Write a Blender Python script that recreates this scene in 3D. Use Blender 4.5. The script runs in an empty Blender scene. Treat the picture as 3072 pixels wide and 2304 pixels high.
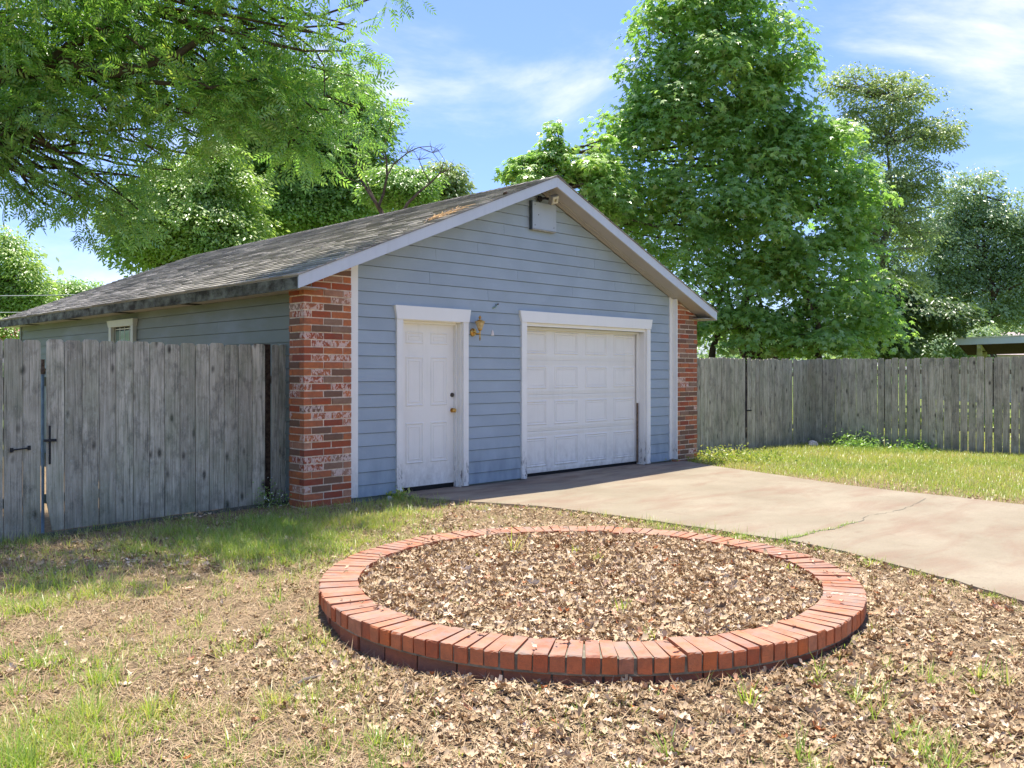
import bpy, math, random
import numpy as np
from mathutils import Vector, Matrix

random.seed(7)
RNG = np.random.default_rng(11)
SC = bpy.context.scene
COL = SC.collection

# ------------------------------------------------------------------ camera, sky, sun, exposure
F = 2600.0; CX = 1536.0; HY = 1118.0; K = 3072 / 2212
YAW = math.atan(2643 / 2600)
VD = (math.cos(YAW), math.sin(YAW)); RD = (math.sin(YAW), -math.cos(YAW))
CAM = (0.0, -8.51, 1.475)
cam_data = bpy.data.cameras.new('camera')
cam_data.sensor_width = 36; cam_data.lens = 36 * F / 3072
cam_data.shift_y = -(1152 - HY) / 3072
cam_data.clip_start = 0.05; cam_data.clip_end = 2000
cam = bpy.data.objects.new('camera', cam_data); COL.objects.link(cam)
cam.location = CAM; cam.rotation_euler = (math.radians(90), 0, YAW - math.radians(90))
SC.camera = cam

SUN_DIR = Vector((0.15, 0.17, 1.0)).normalized()
SUN_EL = math.asin(SUN_DIR.z); SUN_AZ = math.atan2(SUN_DIR.x, SUN_DIR.y)
EXPOSURE = 2.1; SKY = 0.065; SUN = 2.0
SC.view_settings.view_transform = 'Standard'; SC.view_settings.look = 'None'
SC.view_settings.exposure = EXPOSURE; SC.view_settings.gamma = 1.0
SC.view_settings.use_curve_mapping = False

def pix_dir(X, Y):
    u = (X * K - CX) / F; w = (HY - Y * K) / F
    return Vector((VD[0] + RD[0] * u, VD[1] + RD[1] * u, w)).normalized()

world = bpy.data.worlds.new('World'); SC.world = world; world.use_nodes = True
nt = world.node_tree; nt.nodes.clear()
def wn(t, **kw):
    n = nt.nodes.new(t)
    for k_, v_ in kw.items(): setattr(n, k_, v_)
    return n
def wmath(op, a, b=None):
    n = wn('ShaderNodeMath', operation=op)
    for i, s in enumerate((a, b)):
        if s is None: continue
        if isinstance(s, (int, float)): n.inputs[i].default_value = s
        else: nt.links.new(s, n.inputs[i])
    return n.outputs[0]
sky = wn('ShaderNodeTexSky', sky_type='NISHITA'); sky.sun_disc = False
sky.sun_elevation = SUN_EL; sky.sun_rotation = SUN_AZ; sky.altitude = 100
sky.air_density = 1.0; sky.dust_density = 1.0; sky.ozone_density = 8.0
tc = wn('ShaderNodeTexCoord')
nrm = wn('ShaderNodeVectorMath', operation='NORMALIZE'); nt.links.new(tc.outputs['Generated'], nrm.inputs[0])
mp = wn('ShaderNodeMapping'); mp.inputs['Scale'].default_value = (1.3, 1.3, 3.4); mp.inputs['Rotation'].default_value = (0.25, 0.1, 0.3)
nt.links.new(nrm.outputs[0], mp.inputs[0])
noi = wn('ShaderNodeTexNoise'); noi.inputs['Scale'].default_value = 2.3; noi.inputs['Detail'].default_value = 9
noi.inputs['Roughness'].default_value = 0.6; noi.inputs['Distortion'].default_value = 0.35
nt.links.new(mp.outputs[0], noi.inputs['Vector'])
acc = None
# soft cloud banks: (photo position, angular radius, weight)
for X, Y, rad, wt in [(2110, 0, 0.07, 0.26), (1980, 30, 0.05, 0.12), (2230, 40, 0.05, 0.12), (1860, 105, 0.04, .10), (2180, 180, 0.05, 0.12), (1235, 245, 0.045, 0.15), (1150, 215, 0.04, 0.08),
                      (980, 25, 0.03, 0.16), (1330, 200, 0.04, 0.12), (330, 640, 0.08, 0.03), (1060, 330, 0.06, 0.08), (2140, 400, 0.06, 0.06)]:
    d = pix_dir(X, Y)
    sb = wn('ShaderNodeVectorMath', operation='DISTANCE'); sb.inputs[1].default_value = d
    nt.links.new(nrm.outputs[0], sb.inputs[0])
    q = wmath('DIVIDE', sb.outputs['Value'], rad)
    g = wmath('MULTIPLY', wmath('POWER', 2.718, wmath('MULTIPLY', wmath('MULTIPLY', q, q), -1.0)), wt)
    acc = g if acc is None else wmath('ADD', acc, g)
msum = wmath('ADD', wmath('SUBTRACT', wmath('MULTIPLY', noi.outputs['Fac'], 1.5), 0.25), wmath('MULTIPLY', acc, 0.75))
mr = wn('ShaderNodeMapRange', interpolation_type='SMOOTHSTEP')
mr.inputs['From Min'].default_value = 0.44; mr.inputs['From Max'].default_value = 1.25
mr.inputs['To Min'].default_value = 0.0; mr.inputs['To Max'].default_value = 0.95
nt.links.new(msum, mr.inputs['Value'])
mixc = wn('ShaderNodeMixRGB'); mixc.inputs['Color2'].default_value = (7.2, 6.6, 6.3, 1)
sg = wn('ShaderNodeMixRGB', blend_type='MULTIPLY'); sg.inputs['Fac'].default_value = 1.0; sg.inputs['Color2'].default_value = (0.84, 0.81, 0.98, 1)
nt.links.new(sky.outputs[0], sg.inputs['Color1'])
nt.links.new(mr.outputs[0], mixc.inputs['Fac']); nt.links.new(sg.outputs[0], mixc.inputs['Color1'])
bg = wn('ShaderNodeBackground'); bg.inputs['Strength'].default_value = SKY
nt.links.new(mixc.outputs[0], bg.inputs['Color'])
wo = wn('ShaderNodeOutputWorld'); nt.links.new(bg.outputs[0], wo.inputs['Surface'])

sun_data = bpy.data.lights.new('sun', 'SUN'); sun_data.energy = SUN; sun_data.angle = math.radians(0.53); sun_data.color = (1.0, 0.945, 0.83)
sun = bpy.data.objects.new('sun', sun_data); COL.objects.link(sun)
sun.location = (0, 0, 30); sun.rotation_euler = SUN_DIR.to_track_quat('Z', 'Y').to_euler()

# ------------------------------------------------------------------ helpers: points
def ray(px, py):
    u = (px - CX) / F
    return (VD[0] + RD[0] * u, VD[1] + RD[1] * u, (HY - py) / F)
def at(X, Y, Z):
    d = ray(X * K, Y * K); return Vector((CAM[0] + Z * d[0], CAM[1] + Z * d[1], CAM[2] + Z * d[2]))
def ground_pt(X, Y, z=-0.04):
    d = ray(X * K, Y * K); t = (z - CAM[2]) / d[2]; return (CAM[0] + t * d[0], CAM[1] + t * d[1])
def on_line(px, A, B):
    """where the vertical plane through photo column px meets the plan line A-B"""
    d = ray(px, 0); dx, dy = B[0] - A[0], B[1] - A[1]
    den = d[0] * dy - d[1] * dx
    s = ((A[0] - CAM[0]) * d[1] - (A[1] - CAM[1]) * d[0]) / den
    return (A[0] + s * dx, A[1] + s * dy)

# ------------------------------------------------------------------ helpers: materials
class M:
    def __init__(self, name, rough=0.8, spec=0.3, metal=0.0):
        self.m = bpy.data.materials.new(name); self.m.use_nodes = True
        self.t = self.m.node_tree; self.b = self.t.nodes['Principled BSDF']
        self.b.inputs['Roughness'].default_value = rough
        self.b.inputs['Specular IOR Level'].default_value = spec
        self.b.inputs['Metallic'].default_value = metal
        self._co = None
    def n(self, t, **kw):
        n = self.t.nodes.new(t)
        for k_, v_ in kw.items(): setattr(n, k_, v_)
        return n
    def put(self, s, v):
        if isinstance(v, (int, float)): s.default_value = v
        elif isinstance(v, (tuple, list)): s.default_value = v if len(v) == 4 or s.type == 'VECTOR' else (*v, 1)
        else: self.t.links.new(v, s)
    def rnd(self):
        return self.n('ShaderNodeObjectInfo').outputs['Random']
    def island(self):
        return self.n('ShaderNodeNewGeometry').outputs['Random Per Island']
    def co(self, scale=(1, 1, 1), kind='Object', shift=False):
        tc_ = self.n('ShaderNodeTexCoord'); src = tc_.outputs[kind]
        if kind == 'World': pass
        if shift:
            ob = self.rnd(); mul = self.n('ShaderNodeMath', operation='MULTIPLY'); self.put(mul.inputs[0], ob); mul.inputs[1].default_value = 37.0
            ad = self.n('ShaderNodeVectorMath', operation='ADD'); self.put(ad.inputs[0], src); self.put(ad.inputs[1], mul.outputs[0]); src = ad.outputs[0]
        mp_ = self.n('ShaderNodeMapping'); mp_.inputs['Scale'].default_value = scale; self.put(mp_.inputs[0], src)
        return mp_.outputs[0]
    def wco(self, scale=(1, 1, 1)):
        g = self.n('ShaderNodeNewGeometry'); mp_ = self.n('ShaderNodeMapping'); mp_.inputs['Scale'].default_value = scale; self.put(mp_.inputs[0], g.outputs['Position'])
        return mp_.outputs[0]
    def noise(self, vec, scale, detail=4, rough=0.55, dist=0.0):
        n = self.n('ShaderNodeTexNoise'); n.inputs['Scale'].default_value = scale; n.inputs['Detail'].default_value = detail
        n.inputs['Roughness'].default_value = rough; n.inputs['Distortion'].default_value = dist; self.put(n.inputs['Vector'], vec); return n.outputs['Fac']
    def vor(self, vec, scale, out='Distance'):
        n = self.n('ShaderNodeTexVoronoi'); n.inputs['Scale'].default_value = scale; self.put(n.inputs['Vector'], vec); return n.outputs[out]
    def ramp(self, fac, stops, interp='LINEAR'):
        n = self.n('ShaderNodeValToRGB'); n.color_ramp.interpolation = interp; e = n.color_ramp.elements
        while len(e) < len(stops): e.new(0.5)
        for i, (p, c) in enumerate(stops):
            e[i].position = p; e[i].color = (*c, 1) if len(c) == 3 else c
        self.put(n.inputs[0], fac); return n.outputs[0]
    def rng(self, v, a, b, c=0.0, d=1.0):
        n = self.n('ShaderNodeMapRange'); self.put(n.inputs['Value'], v)
        n.inputs['From Min'].default_value = a; n.inputs['From Max'].default_value = b; n.inputs['To Min'].default_value = c; n.inputs['To Max'].default_value = d
        return n.outputs[0]
    def mix(self, f, a, b, mode='MIX'):
        n = self.n('ShaderNodeMixRGB', blend_type=mode); self.put(n.inputs[0], f); self.put(n.inputs[1], a); self.put(n.inputs[2], b); return n.outputs[0]
    def math(self, op, a, b=0.0):
        n = self.n('ShaderNodeMath', operation=op); self.put(n.inputs[0], a); self.put(n.inputs[1], b); return n.outputs[0]
    def sep(self, v, i):
        n = self.n('ShaderNodeSeparateXYZ'); self.put(n.inputs[0], v); return n.outputs[i]
    def color(self, c): self.put(self.b.inputs['Base Color'], c); return self
    def bump(self, h, strength=0.5, dist=0.01):
        n = self.n('ShaderNodeBump'); n.inputs['Strength'].default_value = strength; n.inputs['Distance'].default_value = dist
        self.put(n.inputs['Height'], h); self.t.links.new(n.outputs[0], self.b.inputs['Normal']); return self

def leaf_mat(name, stops, trans_=0.38, gloss=0.07, per='island', rough=0.35, tcol=(1.35, 1.4, 0.5)):
    x = M(name); t = x.t; t.nodes.remove(x.b)
    out = [n for n in t.nodes if n.type == 'OUTPUT_MATERIAL'][0]
    r = x.island()
    if isinstance(stops, tuple): stops = list(stops)
    n2 = x.noise(x.wco(), 0.55, 2)
    fac = x.math('ADD', x.math('MULTIPLY', r, 0.65), x.rng(n2, 0.3, 0.7, 0.0, 0.35))
    c = x.ramp(fac, stops)
    df = x.n('ShaderNodeBsdfDiffuse'); x.put(df.inputs[0], c)
    tr = x.n('ShaderNodeBsdfTranslucent'); x.put(tr.inputs[0], x.mix(1.0, c, tcol, 'MULTIPLY'))
    m1 = x.n('ShaderNodeMixShader'); m1.inputs[0].default_value = min(.54, trans_ + .05); t.links.new(df.outputs[0], m1.inputs[1]); t.links.new(tr.outputs[0], m1.inputs[2])
    gl = x.n('ShaderNodeBsdfGlossy'); gl.inputs['Roughness'].default_value = rough; gl.inputs[0].default_value = (1, 1, 1, 1)
    m2 = x.n('ShaderNodeMixShader'); m2.inputs[0].default_value = gloss; t.links.new(m1.outputs[0], m2.inputs[1]); t.links.new(gl.outputs[0], m2.inputs[2])
    t.links.new(m2.outputs[0], out.inputs['Surface']); return x.m

def mat_siding(name, base, algae=0.0):
    x = M(name, 0.55, 0.35); v = x.co((1, 1, 1), shift=True)
    grain = x.noise(x.co((2.0, 2.0, 55), shift=True), 3.0, 5, 0.6)
    c = x.mix(x.rng(x.noise(v, 1.7, 3), 0.35, 0.7), tuple(q * 0.93 for q in base), tuple(q * 1.07 for q in base))
    c = x.mix(x.rng(x.noise(v, 9, 6), 0.62, 0.8, 0, 0.35), c, (0.5, 0.55, 0.6))
    c = x.mix(x.math('MULTIPLY', x.rnd(), 0.10), c, (0.25, 0.30, 0.36))
    z = x.sep(x.wco(), 2)
    low = x.math('MULTIPLY', x.rng(z, 0.0, 0.7, 0.75, 0.0), x.rng(x.noise(x.wco((3, 3, 1)), 2.5, 5), 0.3, 0.7))
    c = x.mix(low, c, (0.13, 0.18, 0.22))
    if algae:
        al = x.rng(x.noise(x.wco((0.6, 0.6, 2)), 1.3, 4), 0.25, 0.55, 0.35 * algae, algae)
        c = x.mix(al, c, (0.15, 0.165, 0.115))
    x.color(c); x.bump(grain, 0.25, 0.004); return x.m

def mat_paint(name, base, dirt=0.3, chip=0.0, chipc=(0.12, 0.10, 0.08)):
    x = M(name, 0.45, 0.4)
    c = x.mix(x.rng(x.noise(x.wco(), 2.2, 5), 0.45, 0.75, 0, dirt), base, tuple(q * 0.72 for q in base))
    c = x.mix(x.rng(x.noise(x.wco((9, 9, 0.8)), 2.0, 5), 0.55, 0.8, 0, dirt * 0.8), c, (base[0] * .6, base[1] * .62, base[2] * .55))
    zs = x.sep(x.wco(), 2)
    sp = x.math('MULTIPLY', x.rng(zs, 0.05, 0.55, 0.55, 0.0), x.rng(x.noise(x.wco((4, 4, 2.2)), 3.0, 6, 0.7), 0.38, 0.68))
    c = x.mix(sp, c, (0.36, 0.31, 0.25))
    if chip:
        z = x.sep(x.wco(), 2)
        ch = x.math('MULTIPLY', x.rng(z, 0.0, 0.45, 1.0, 0.0), x.rng(x.noise(x.wco((2, 2, 0.6)), 16, 6, 0.7), 0.64 - 0.08 * chip, 0.68 - 0.08 * chip))
        c = x.mix(ch, c, chipc)
    x.color(c); x.bump(x.noise(x.wco(), 60, 3), 0.06, 0.002); return x.m

def mat_brick(name, stops, wash=0.35, dust=0.0):
    x = M(name, 0.88, 0.15); v = x.co((1, 1, 1), shift=True)
    c = x.ramp(x.rnd(), stops, 'CONSTANT')
    n1 = x.noise(v, 28, 5, 0.65)
    c = x.mix(x.rng(x.noise(x.co((1, 1, 2), shift=True), 7, 3), 0.35, 0.65, 0, 0.45), c, (0.24, 0.12, 0.075))
    c = x.mix(x.rng(n1, 0.35, 0.75, 0, 0.55), c, x.mix(0.5, c, (0.10, 0.055, 0.035)))
    # pale kiln wash that only some of the bricks carry
    pick = x.math('GREATER_THAN', x.math('FRACT', x.math('MULTIPLY', x.rnd(), 13.7)), 1 - wash)
    w = x.math('MULTIPLY', pick, x.rng(x.noise(x.co((1, 1, 0.6), shift=True), 34, 3, 0.5, 0.9), 0.47, 0.54))
    c = x.mix(x.math('MULTIPLY', w, 0.8), c, (0.74, 0.56, 0.46))
    c = x.mix(x.rng(x.noise(x.co((3, 3, 14), shift=True), 12, 4), 0.55, 0.75, 0, 0.35), c, (0.12, 0.07, 0.05))
    if dust:
        nz = x.sep(x.n('ShaderNodeNewGeometry').outputs['Normal'], 2)
        c = x.mix(x.math('MULTIPLY', x.math('GREATER_THAN', nz, 0.6), x.rng(x.noise(x.wco(), 7, 5, 0.65), 0.35, 0.62, 0.15, dust)), c, (0.38, 0.29, 0.225))
        c = x.mix(x.math('MULTIPLY', x.math('GREATER_THAN', nz, 0.6), x.rng(x.noise(x.co((1, 1, 1), shift=True), 9, 6, 0.7), 0.48, 0.64, 0, 0.7)), c, (0.25, 0.215, 0.185))
    x.color(c); x.bump(x.math('ADD', n1, x.noise(v, 90, 3)), 0.5, 0.004); return x.m

def mat_wood(name, a, b, green=0.35, lich=0.5):
    x = M(name, 0.9, 0.12)
    gv = x.co((26, 26, 1.1), shift=True)
    n0 = x.noise(gv, 2.2, 6, 0.62, 0.4)
    c = x.mix(x.rng(n0, 0.38, 0.64), a, b)
    c = x.mix(x.rng(x.noise(x.co((5, 5, 1.6), shift=True), 2.0, 5, 0.6), 0.45, 0.68, 0, 0.55), c, tuple(q * 0.5 for q in a))
    c = x.mix(x.math('MULTIPLY', x.math('FRACT', x.math('MULTIPLY', x.rnd(), 7.31)), 0.4), c, tuple(q * 0.7 for q in a))
    c = x.mix(x.math('MULTIPLY', x.math('FRACT', x.math('MULTIPLY', x.rnd(), 3.77)), 0.35), c, (0.22, 0.19, 0.15))
    # fine dark cracks along the grain
    c = x.mix(x.rng(x.noise(x.co((70, 70, 0.9), shift=True), 2.0, 4), 0.56, 0.68, 0, 0.8), c, (0.045, 0.042, 0.035))
    c = x.mix(x.rng(x.noise(x.co((3, 3, 1.5), shift=True), 3.1, 6, 0.7), 0.50, 0.70, 0, 0.7), c, (0.10, 0.095, 0.075))
    c = x.mix(x.rng(x.noise(x.co((11, 11, 3), shift=True), 7, 6, 0.8), 0.56, 0.70, 0, 0.55), c, (0.70, 0.70, 0.64))
    # knots
    kn = x.vor(x.co((6.5, 6.5, 3.0), shift=True), 1.0)
    kn = x.math('ADD', kn, x.rng(x.noise(x.co((2.2, 2.2, 1.4), shift=True), 1.7, 2), 0.34, 0.52, 0.12, 0.0))
    c = x.mix(x.rng(kn, 0.06, 0.20, 0.9, 0.0), c, (0.05, 0.042, 0.032))
    # algae and pale lichen
    gmask = x.rng(x.noise(x.co((1.4, 1.4, 0.8), shift=True), 2.4, 5), 0.45, 0.75, 0, green)
    c = x.mix(gmask, c, (0.15, 0.19, 0.09))
    z = x.sep(x.wco(), 2)
    lm = x.math('MULTIPLY', x.rng(z, 0.1, 1.5, 1.0, 0.25), x.rng(x.noise(x.co((9, 9, 5), shift=True), 9, 6, 0.75), 0.54, 0.66, 0, lich))
    c = x.mix(lm, c, (0.40, 0.44, 0.38))
    c = x.mix(x.math('MULTIPLY', x.rng(z, -0.05, 0.35, 0.55, 0.0), x.rng(x.noise(x.wco(), 4, 3), 0.3, 0.6)), c, (0.07, 0.08, 0.05))
    x.color(c); x.bump(n0, 0.7, 0.006); return x.m

def flat(name, c, rough=0.7, spec=0.3, metal=0.0, var=0.2, scale=12):
    x = M(name, rough, spec, metal)
    x.color(x.mix(x.rng(x.noise(x.wco(), scale, 5), 0.35, 0.7), tuple(q * (1 - var) for q in c), tuple(min(1, q * (1 + var)) for q in c)))
    return x.m

MAT = {}
MAT['siding'] = mat_siding('siding_paint', (0.345, 0.405, 0.44))
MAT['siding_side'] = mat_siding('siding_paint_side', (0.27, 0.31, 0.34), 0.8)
MAT['white'] = mat_paint('white_trim_paint', (0.87, 0.84, 0.76), 0.12)
MAT['white_chip'] = mat_paint('white_peeling_paint', (0.86, 0.83, 0.75), 0.25, 1.0)
MAT['door_white'] = mat_paint('door_paint', (0.86, 0.82, 0.73), 0.22)
MAT['fascia'] = mat_paint('fascia_paint', (0.58, 0.61, 0.64), 0.3)
MAT['soffit'] = mat_paint('soffit_paint', (0.40, 0.37, 0.33), 0.3)
x = M('mossy_fascia', 0.9, 0.1)
c = x.mix(x.rng(x.noise(x.wco((1, 1, 2)), 3.5, 6, 0.65), 0.38, 0.62), (0.05, 0.045, 0.035), (0.20, 0.205, 0.165))
c = x.mix(x.rng(x.noise(x.wco((1, 1, 1)), 14, 5, 0.7), 0.52, 0.66, 0, 0.6), c, (0.035, 0.035, 0.028))
MAT['moss_fascia'] = x.color(c).bump(x.noise(x.wco(), 25, 4), 0.3, 0.005).m
MAT['mortar'] = flat('mortar', (0.74, 0.60, 0.45), 0.95, 0.05, var=0.25, scale=18)
MAT['mortar_dark'] = flat('mossy_mortar', (0.22, 0.20, 0.155), 0.95, 0.05, var=0.35, scale=14)
O = [(0.0, (0.56, 0.17, 0.06)), (0.10, (0.21, 0.12, 0.075)), (0.26, (0.42, 0.095, 0.04)), (0.42, (0.50, 0.16, 0.07)), (0.56, (0.21, 0.12, 0.08)), (0.68, (0.46, 0.24, 0.15)), (0.76, (0.34, 0.075, 0.04)), (0.91, (0.32, 0.20, 0.13))]
MAT['brick'] = mat_brick('column_brick', O, 0.16)
MAT['brick_head'] = mat_brick('orange_header_brick', [(0, (0.60, 0.19, 0.07)), (0.4, (0.52, 0.16, 0.07)), (0.7, (0.56, 0.27, 0.16)), (0.9, (0.38, 0.09, 0.05))], 0.12)
MAT['brick_cap'] = mat_brick('planter_brick', [(0, (0.58, 0.165, 0.055)), (0.25, (0.52, 0.16, 0.07)), (0.45, (0.60, 0.20, 0.085)), (0.62, (0.46, 0.12, 0.05)), (0.78, (0.52, 0.22, 0.12)), (0.9, (0.42, 0.18, 0.11))], 0.03, 0.62)
MAT['brick_low'] = mat_brick('planter_lower_brick', [(0, (0.42, 0.15, 0.08)), (0.4, (0.32, 0.15, 0.10)), (0.7, (0.48, 0.18, 0.10))], 0.0)
MAT['fence_l'] = mat_wood('weathered_grey_pickets', (0.47, 0.42, 0.31), (0.78, 0.71, 0.545), 0.4, 0.6)
MAT['fence_r'] = mat_wood('weathered_brown_grey_pickets', (0.42, 0.38, 0.26), (0.72, 0.655, 0.48), 0.4, 0.2)
MAT['old_wood'] = mat_wood('old_dark_timber', (0.10, 0.09, 0.06), (0.2, 0.18, 0.13), 0.6, 0.3)
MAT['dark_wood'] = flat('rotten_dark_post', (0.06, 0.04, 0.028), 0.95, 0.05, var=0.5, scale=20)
MAT['black'] = flat('shadow_gap_rubber', (0.015, 0.014, 0.013), 0.8, 0.2)
MAT['brass'] = flat('aged_brass', (0.62, 0.36, 0.10), 0.28, 0.5, 0.9, var=0.15, scale=30)
MAT['bronze'] = flat('dull_dark_metal', (0.12, 0.11, 0.10), 0.45, 0.5, 0.7)
MAT['iron'] = flat('black_iron', (0.03, 0.03, 0.032), 0.55, 0.4, 0.4)
MAT['rust'] = flat('rusty_steel', (0.24, 0.17, 0.12), 0.8, 0.2, 0.3, var=0.5, scale=40)
MAT['blue_pipe'] = flat('blue_grey_pipe', (0.22, 0.33, 0.42), 0.5, 0.4)
MAT['amber'] = flat('dusty_amber_glass', (0.55, 0.42, 0.20), 0.2, 0.5, var=0.2, scale=30)
MAT['lens'] = flat('dusty_lamp_lens', (0.62, 0.55, 0.38), 0.25, 0.5, var=0.3, scale=18)
MAT['hatch'] = mat_paint('hatch_paint', (0.42, 0.47, 0.52), 0.2)
g = M('window_glass', 0.05, 0.6); g.color((0.16, 0.24, 0.19)); MAT['glass'] = g.m
MAT['bark'] = flat('bark', (0.10, 0.075, 0.055), 0.95, 0.05, var=0.45, scale=9)
MAT['bark_grey'] = flat('grey_bark', (0.20, 0.175, 0.15), 0.95, 0.05, var=0.35, scale=9)
MAT['twig'] = flat('straw_twigs', (0.50, 0.32, 0.16), 0.9, 0.1, var=0.3)
MAT['stone'] = flat('pale_stone', (0.5, 0.46, 0.40), 0.9, 0.1, var=0.2)
# shingles
x = M('asphalt_shingles', 0.93, 0.12)
c = x.ramp(x.island(), [(0, (0.21, 0.195, 0.175)), (0.5, (0.34, 0.315, 0.28)), (1, (0.50, 0.46, 0.41))])
c = x.mix(x.rng(x.noise(x.wco((1.5, 0.35, 1)), 1.3, 5, 0.6), 0.46, 0.66, 0, 0.55), c, (0.12, 0.113, 0.10))
c = x.mix(x.rng(x.noise(x.wco(), 80, 3), 0.4, 0.7, 0, 0.35), c, (0.34, 0.30, 0.26))
MAT['shingle'] = x.color(c).bump(x.noise(x.wco(), 150, 2), 0.4, 0.002).m
x = M('asphalt_shingles_single', 0.93, 0.12)
c = x.ramp(x.rnd(), [(0, (0.21, 0.195, 0.175)), (0.5, (0.34, 0.315, 0.28)), (1, (0.50, 0.46, 0.41))])
c = x.mix(x.rng(x.noise(x.wco((1.5, 0.35, 1)), 1.3, 5, 0.6), 0.46, 0.66, 0, 0.55), c, (0.12, 0.113, 0.10))
c = x.mix(x.rng(x.noise(x.wco(), 80, 3), 0.4, 0.7, 0, 0.35), c, (0.34, 0.30, 0.26))
MAT['shingle1'] = x.color(c).bump(x.noise(x.wco(), 150, 2), 0.4, 0.002).m
MAT['far_roof'] = flat('neighbour_shingles', (0.42, 0.35, 0.32), 0.9, 0.1, var=0.15, scale=10)
# concrete
x = M('stained_concrete', 0.9, 0.15)
c = x.mix(x.rng(x.noise(x.wco(), 0.9, 5, 0.6), 0.35, 0.65), (0.27, 0.225, 0.155), (0.345, 0.292, 0.208))
c = x.mix(x.rng(x.noise(x.wco((0.5, 1.6, 1)), 1.5, 6, 0.65, 0.4), 0.47, 0.66, 0, 0.6), c, (0.25, 0.155, 0.105))
c = x.mix(x.rng(x.noise(x.wco(), 26, 5, 0.7), 0.42, 0.72, 0, 0.4), c, (0.27, 0.22, 0.17))
yy = x.sep(x.wco(), 1)
c = x.mix(x.math('MULTIPLY', x.rng(yy, -1.3, -0.2, 0, 0.6), x.rng(x.noise(x.wco((0.8, 3, 1)), 1.6, 5, 0.6), 0.42, 0.6)), c, (0.13, 0.085, 0.06))
c = x.mix(x.rng(x.noise(x.wco(), 130, 3, 0.7), 0.50, 0.70, 0, 0.45), c, (0.14, 0.12, 0.09))
c = x.mix(x.rng(x.noise(x.wco((1, 0.7, 1)), 3.3, 6, 0.7), 0.60, 0.72, 0, 0.45), c, (0.19, 0.13, 0.09))
MAT['concrete'] = x.color(c).bump(x.noise(x.wco(), 60, 5), 0.35, 0.004).m
# ground
x = M('yard_soil', 0.97, 0.05)
c = x.mix(x.rng(x.noise(x.wco(), 1.1, 5), 0.35, 0.65), (0.15, 0.105, 0.065), (0.26, 0.19, 0.115))
c = x.mix(x.rng(x.noise(x.wco(), 17, 6, 0.7), 0.38, 0.68), c, (0.34, 0.25, 0.15))
c = x.mix(x.rng(x.noise(x.wco(), 45, 4, 0.7), 0.52, 0.66, 0, 0.75), c, (0.11, 0.075, 0.05))
far = x.n('ShaderNodeVectorMath', operation='DISTANCE'); x.put(far.inputs[0], x.wco()); far.inputs[1].default_value = (6, -5, 0)
c = x.mix(x.rng(far.outputs['Value'], 11, 20), c, x.mix(x.rng(x.noise(x.wco(), 0.8, 5), 0.3, 0.7), (0.12, 0.17, 0.045), (0.22, 0.26, 0.08)))
MAT['ground'] = x.color(c).bump(x.noise(x.wco(), 38, 6, 0.7), 0.9, 0.02).m
def litter(name, stops, rough=0.8):
    x = M(name, rough, 0.15); x.color(x.ramp(x.island(), stops)); return x.m
MAT['dead_leaf'] = litter('dead_oak_leaves', [(0, (0.20, 0.115, 0.06)), (0.10, (0.38, 0.26, 0.145)), (0.45, (0.52, 0.38, 0.23)), (0.75, (0.62, 0.47, 0.30)), (0.94, (0.74, 0.61, 0.45)), (1, (0.44, 0.15, 0.05))])
MAT['straw'] = litter('dry_straw', [(0, (0.20, 0.135, 0.08)), (0.35, (0.40, 0.285, 0.165)), (0.7, (0.50, 0.38, 0.23)), (1, (0.38, 0.22, 0.12))])
MAT['grass'] = leaf_mat('green_grass', [(0, (0.16, 0.29, 0.05)), (0.35, (0.28, 0.42, 0.08)), (0.65, (0.46, 0.50, 0.14)), (1, (0.66, 0.52, 0.28))], 0.45, 0.03, tcol=(1.15, 1.25, 0.5))
MAT['dry_grass'] = leaf_mat('dry_grass_blades', [(0, (0.34, 0.26, 0.12)), (0.4, (0.50, 0.38, 0.19)), (0.7, (0.55, 0.46, 0.2)), (1, (0.32, 0.38, 0.10))], 0.35, 0.02, tcol=(1.1, 1.1, 0.7))
MAT['lawn'] = leaf_mat('yellow_green_lawn', [(0, (0.18, 0.30, 0.05)), (0.4, (0.34, 0.42, 0.09)), (0.75, (0.52, 0.48, 0.18)), (1, (0.62, 0.48, 0.25))], 0.4, 0.03, tcol=(1.1, 1.2, 0.5))
MAT['sweetgum'] = leaf_mat('sweetgum_leaves', [(0, (0.19, 0.34, 0.10)), (0.45, (0.31, 0.48, 0.14)), (0.8, (0.46, 0.60, 0.19)), (1, (0.70, 0.74, 0.26))], 0.55, 0.07, tcol=(1.1, 1.25, 0.65))
MAT['pecan'] = leaf_mat('pecan_leaves', [(0, (0.15, 0.30, 0.09)), (0.5, (0.24, 0.42, 0.11)), (0.85, (0.38, 0.53, 0.12)), (1, (0.58, 0.64, 0.17))], 0.52, 0.06, tcol=(1.15, 1.3, 0.6))
MAT['bright_leaf'] = leaf_mat('yellow_green_leaves', [(0, (0.22, 0.35, 0.10)), (0.5, (0.36, 0.49, 0.14)), (1, (0.58, 0.63, 0.22))], 0.55, 0.05, tcol=(1.1, 1.25, 0.65))
MAT['dark_leaf'] = leaf_mat('dark_green_leaves', [(0, (0.18, 0.32, 0.09)), (0.5, (0.29, 0.44, 0.12)), (1, (0.46, 0.56, 0.17))], 0.55, 0.05, tcol=(1.1, 1.25, 0.65))
MAT['olive_leaf'] = leaf_mat('olive_green_leaves', [(0, (0.22, 0.32, 0.15)), (0.5, (0.32, 0.42, 0.19)), (1, (0.48, 0.54, 0.25))], 0.5, 0.05, tcol=(1.2, 1.2, 0.7))
MAT['pine'] = leaf_mat('dark_needles', [(0, (0.07, 0.12, 0.05)), (0.5, (0.11, 0.18, 0.07)), (1, (0.19, 0.26, 0.10))], 0.3, 0.04)
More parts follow.
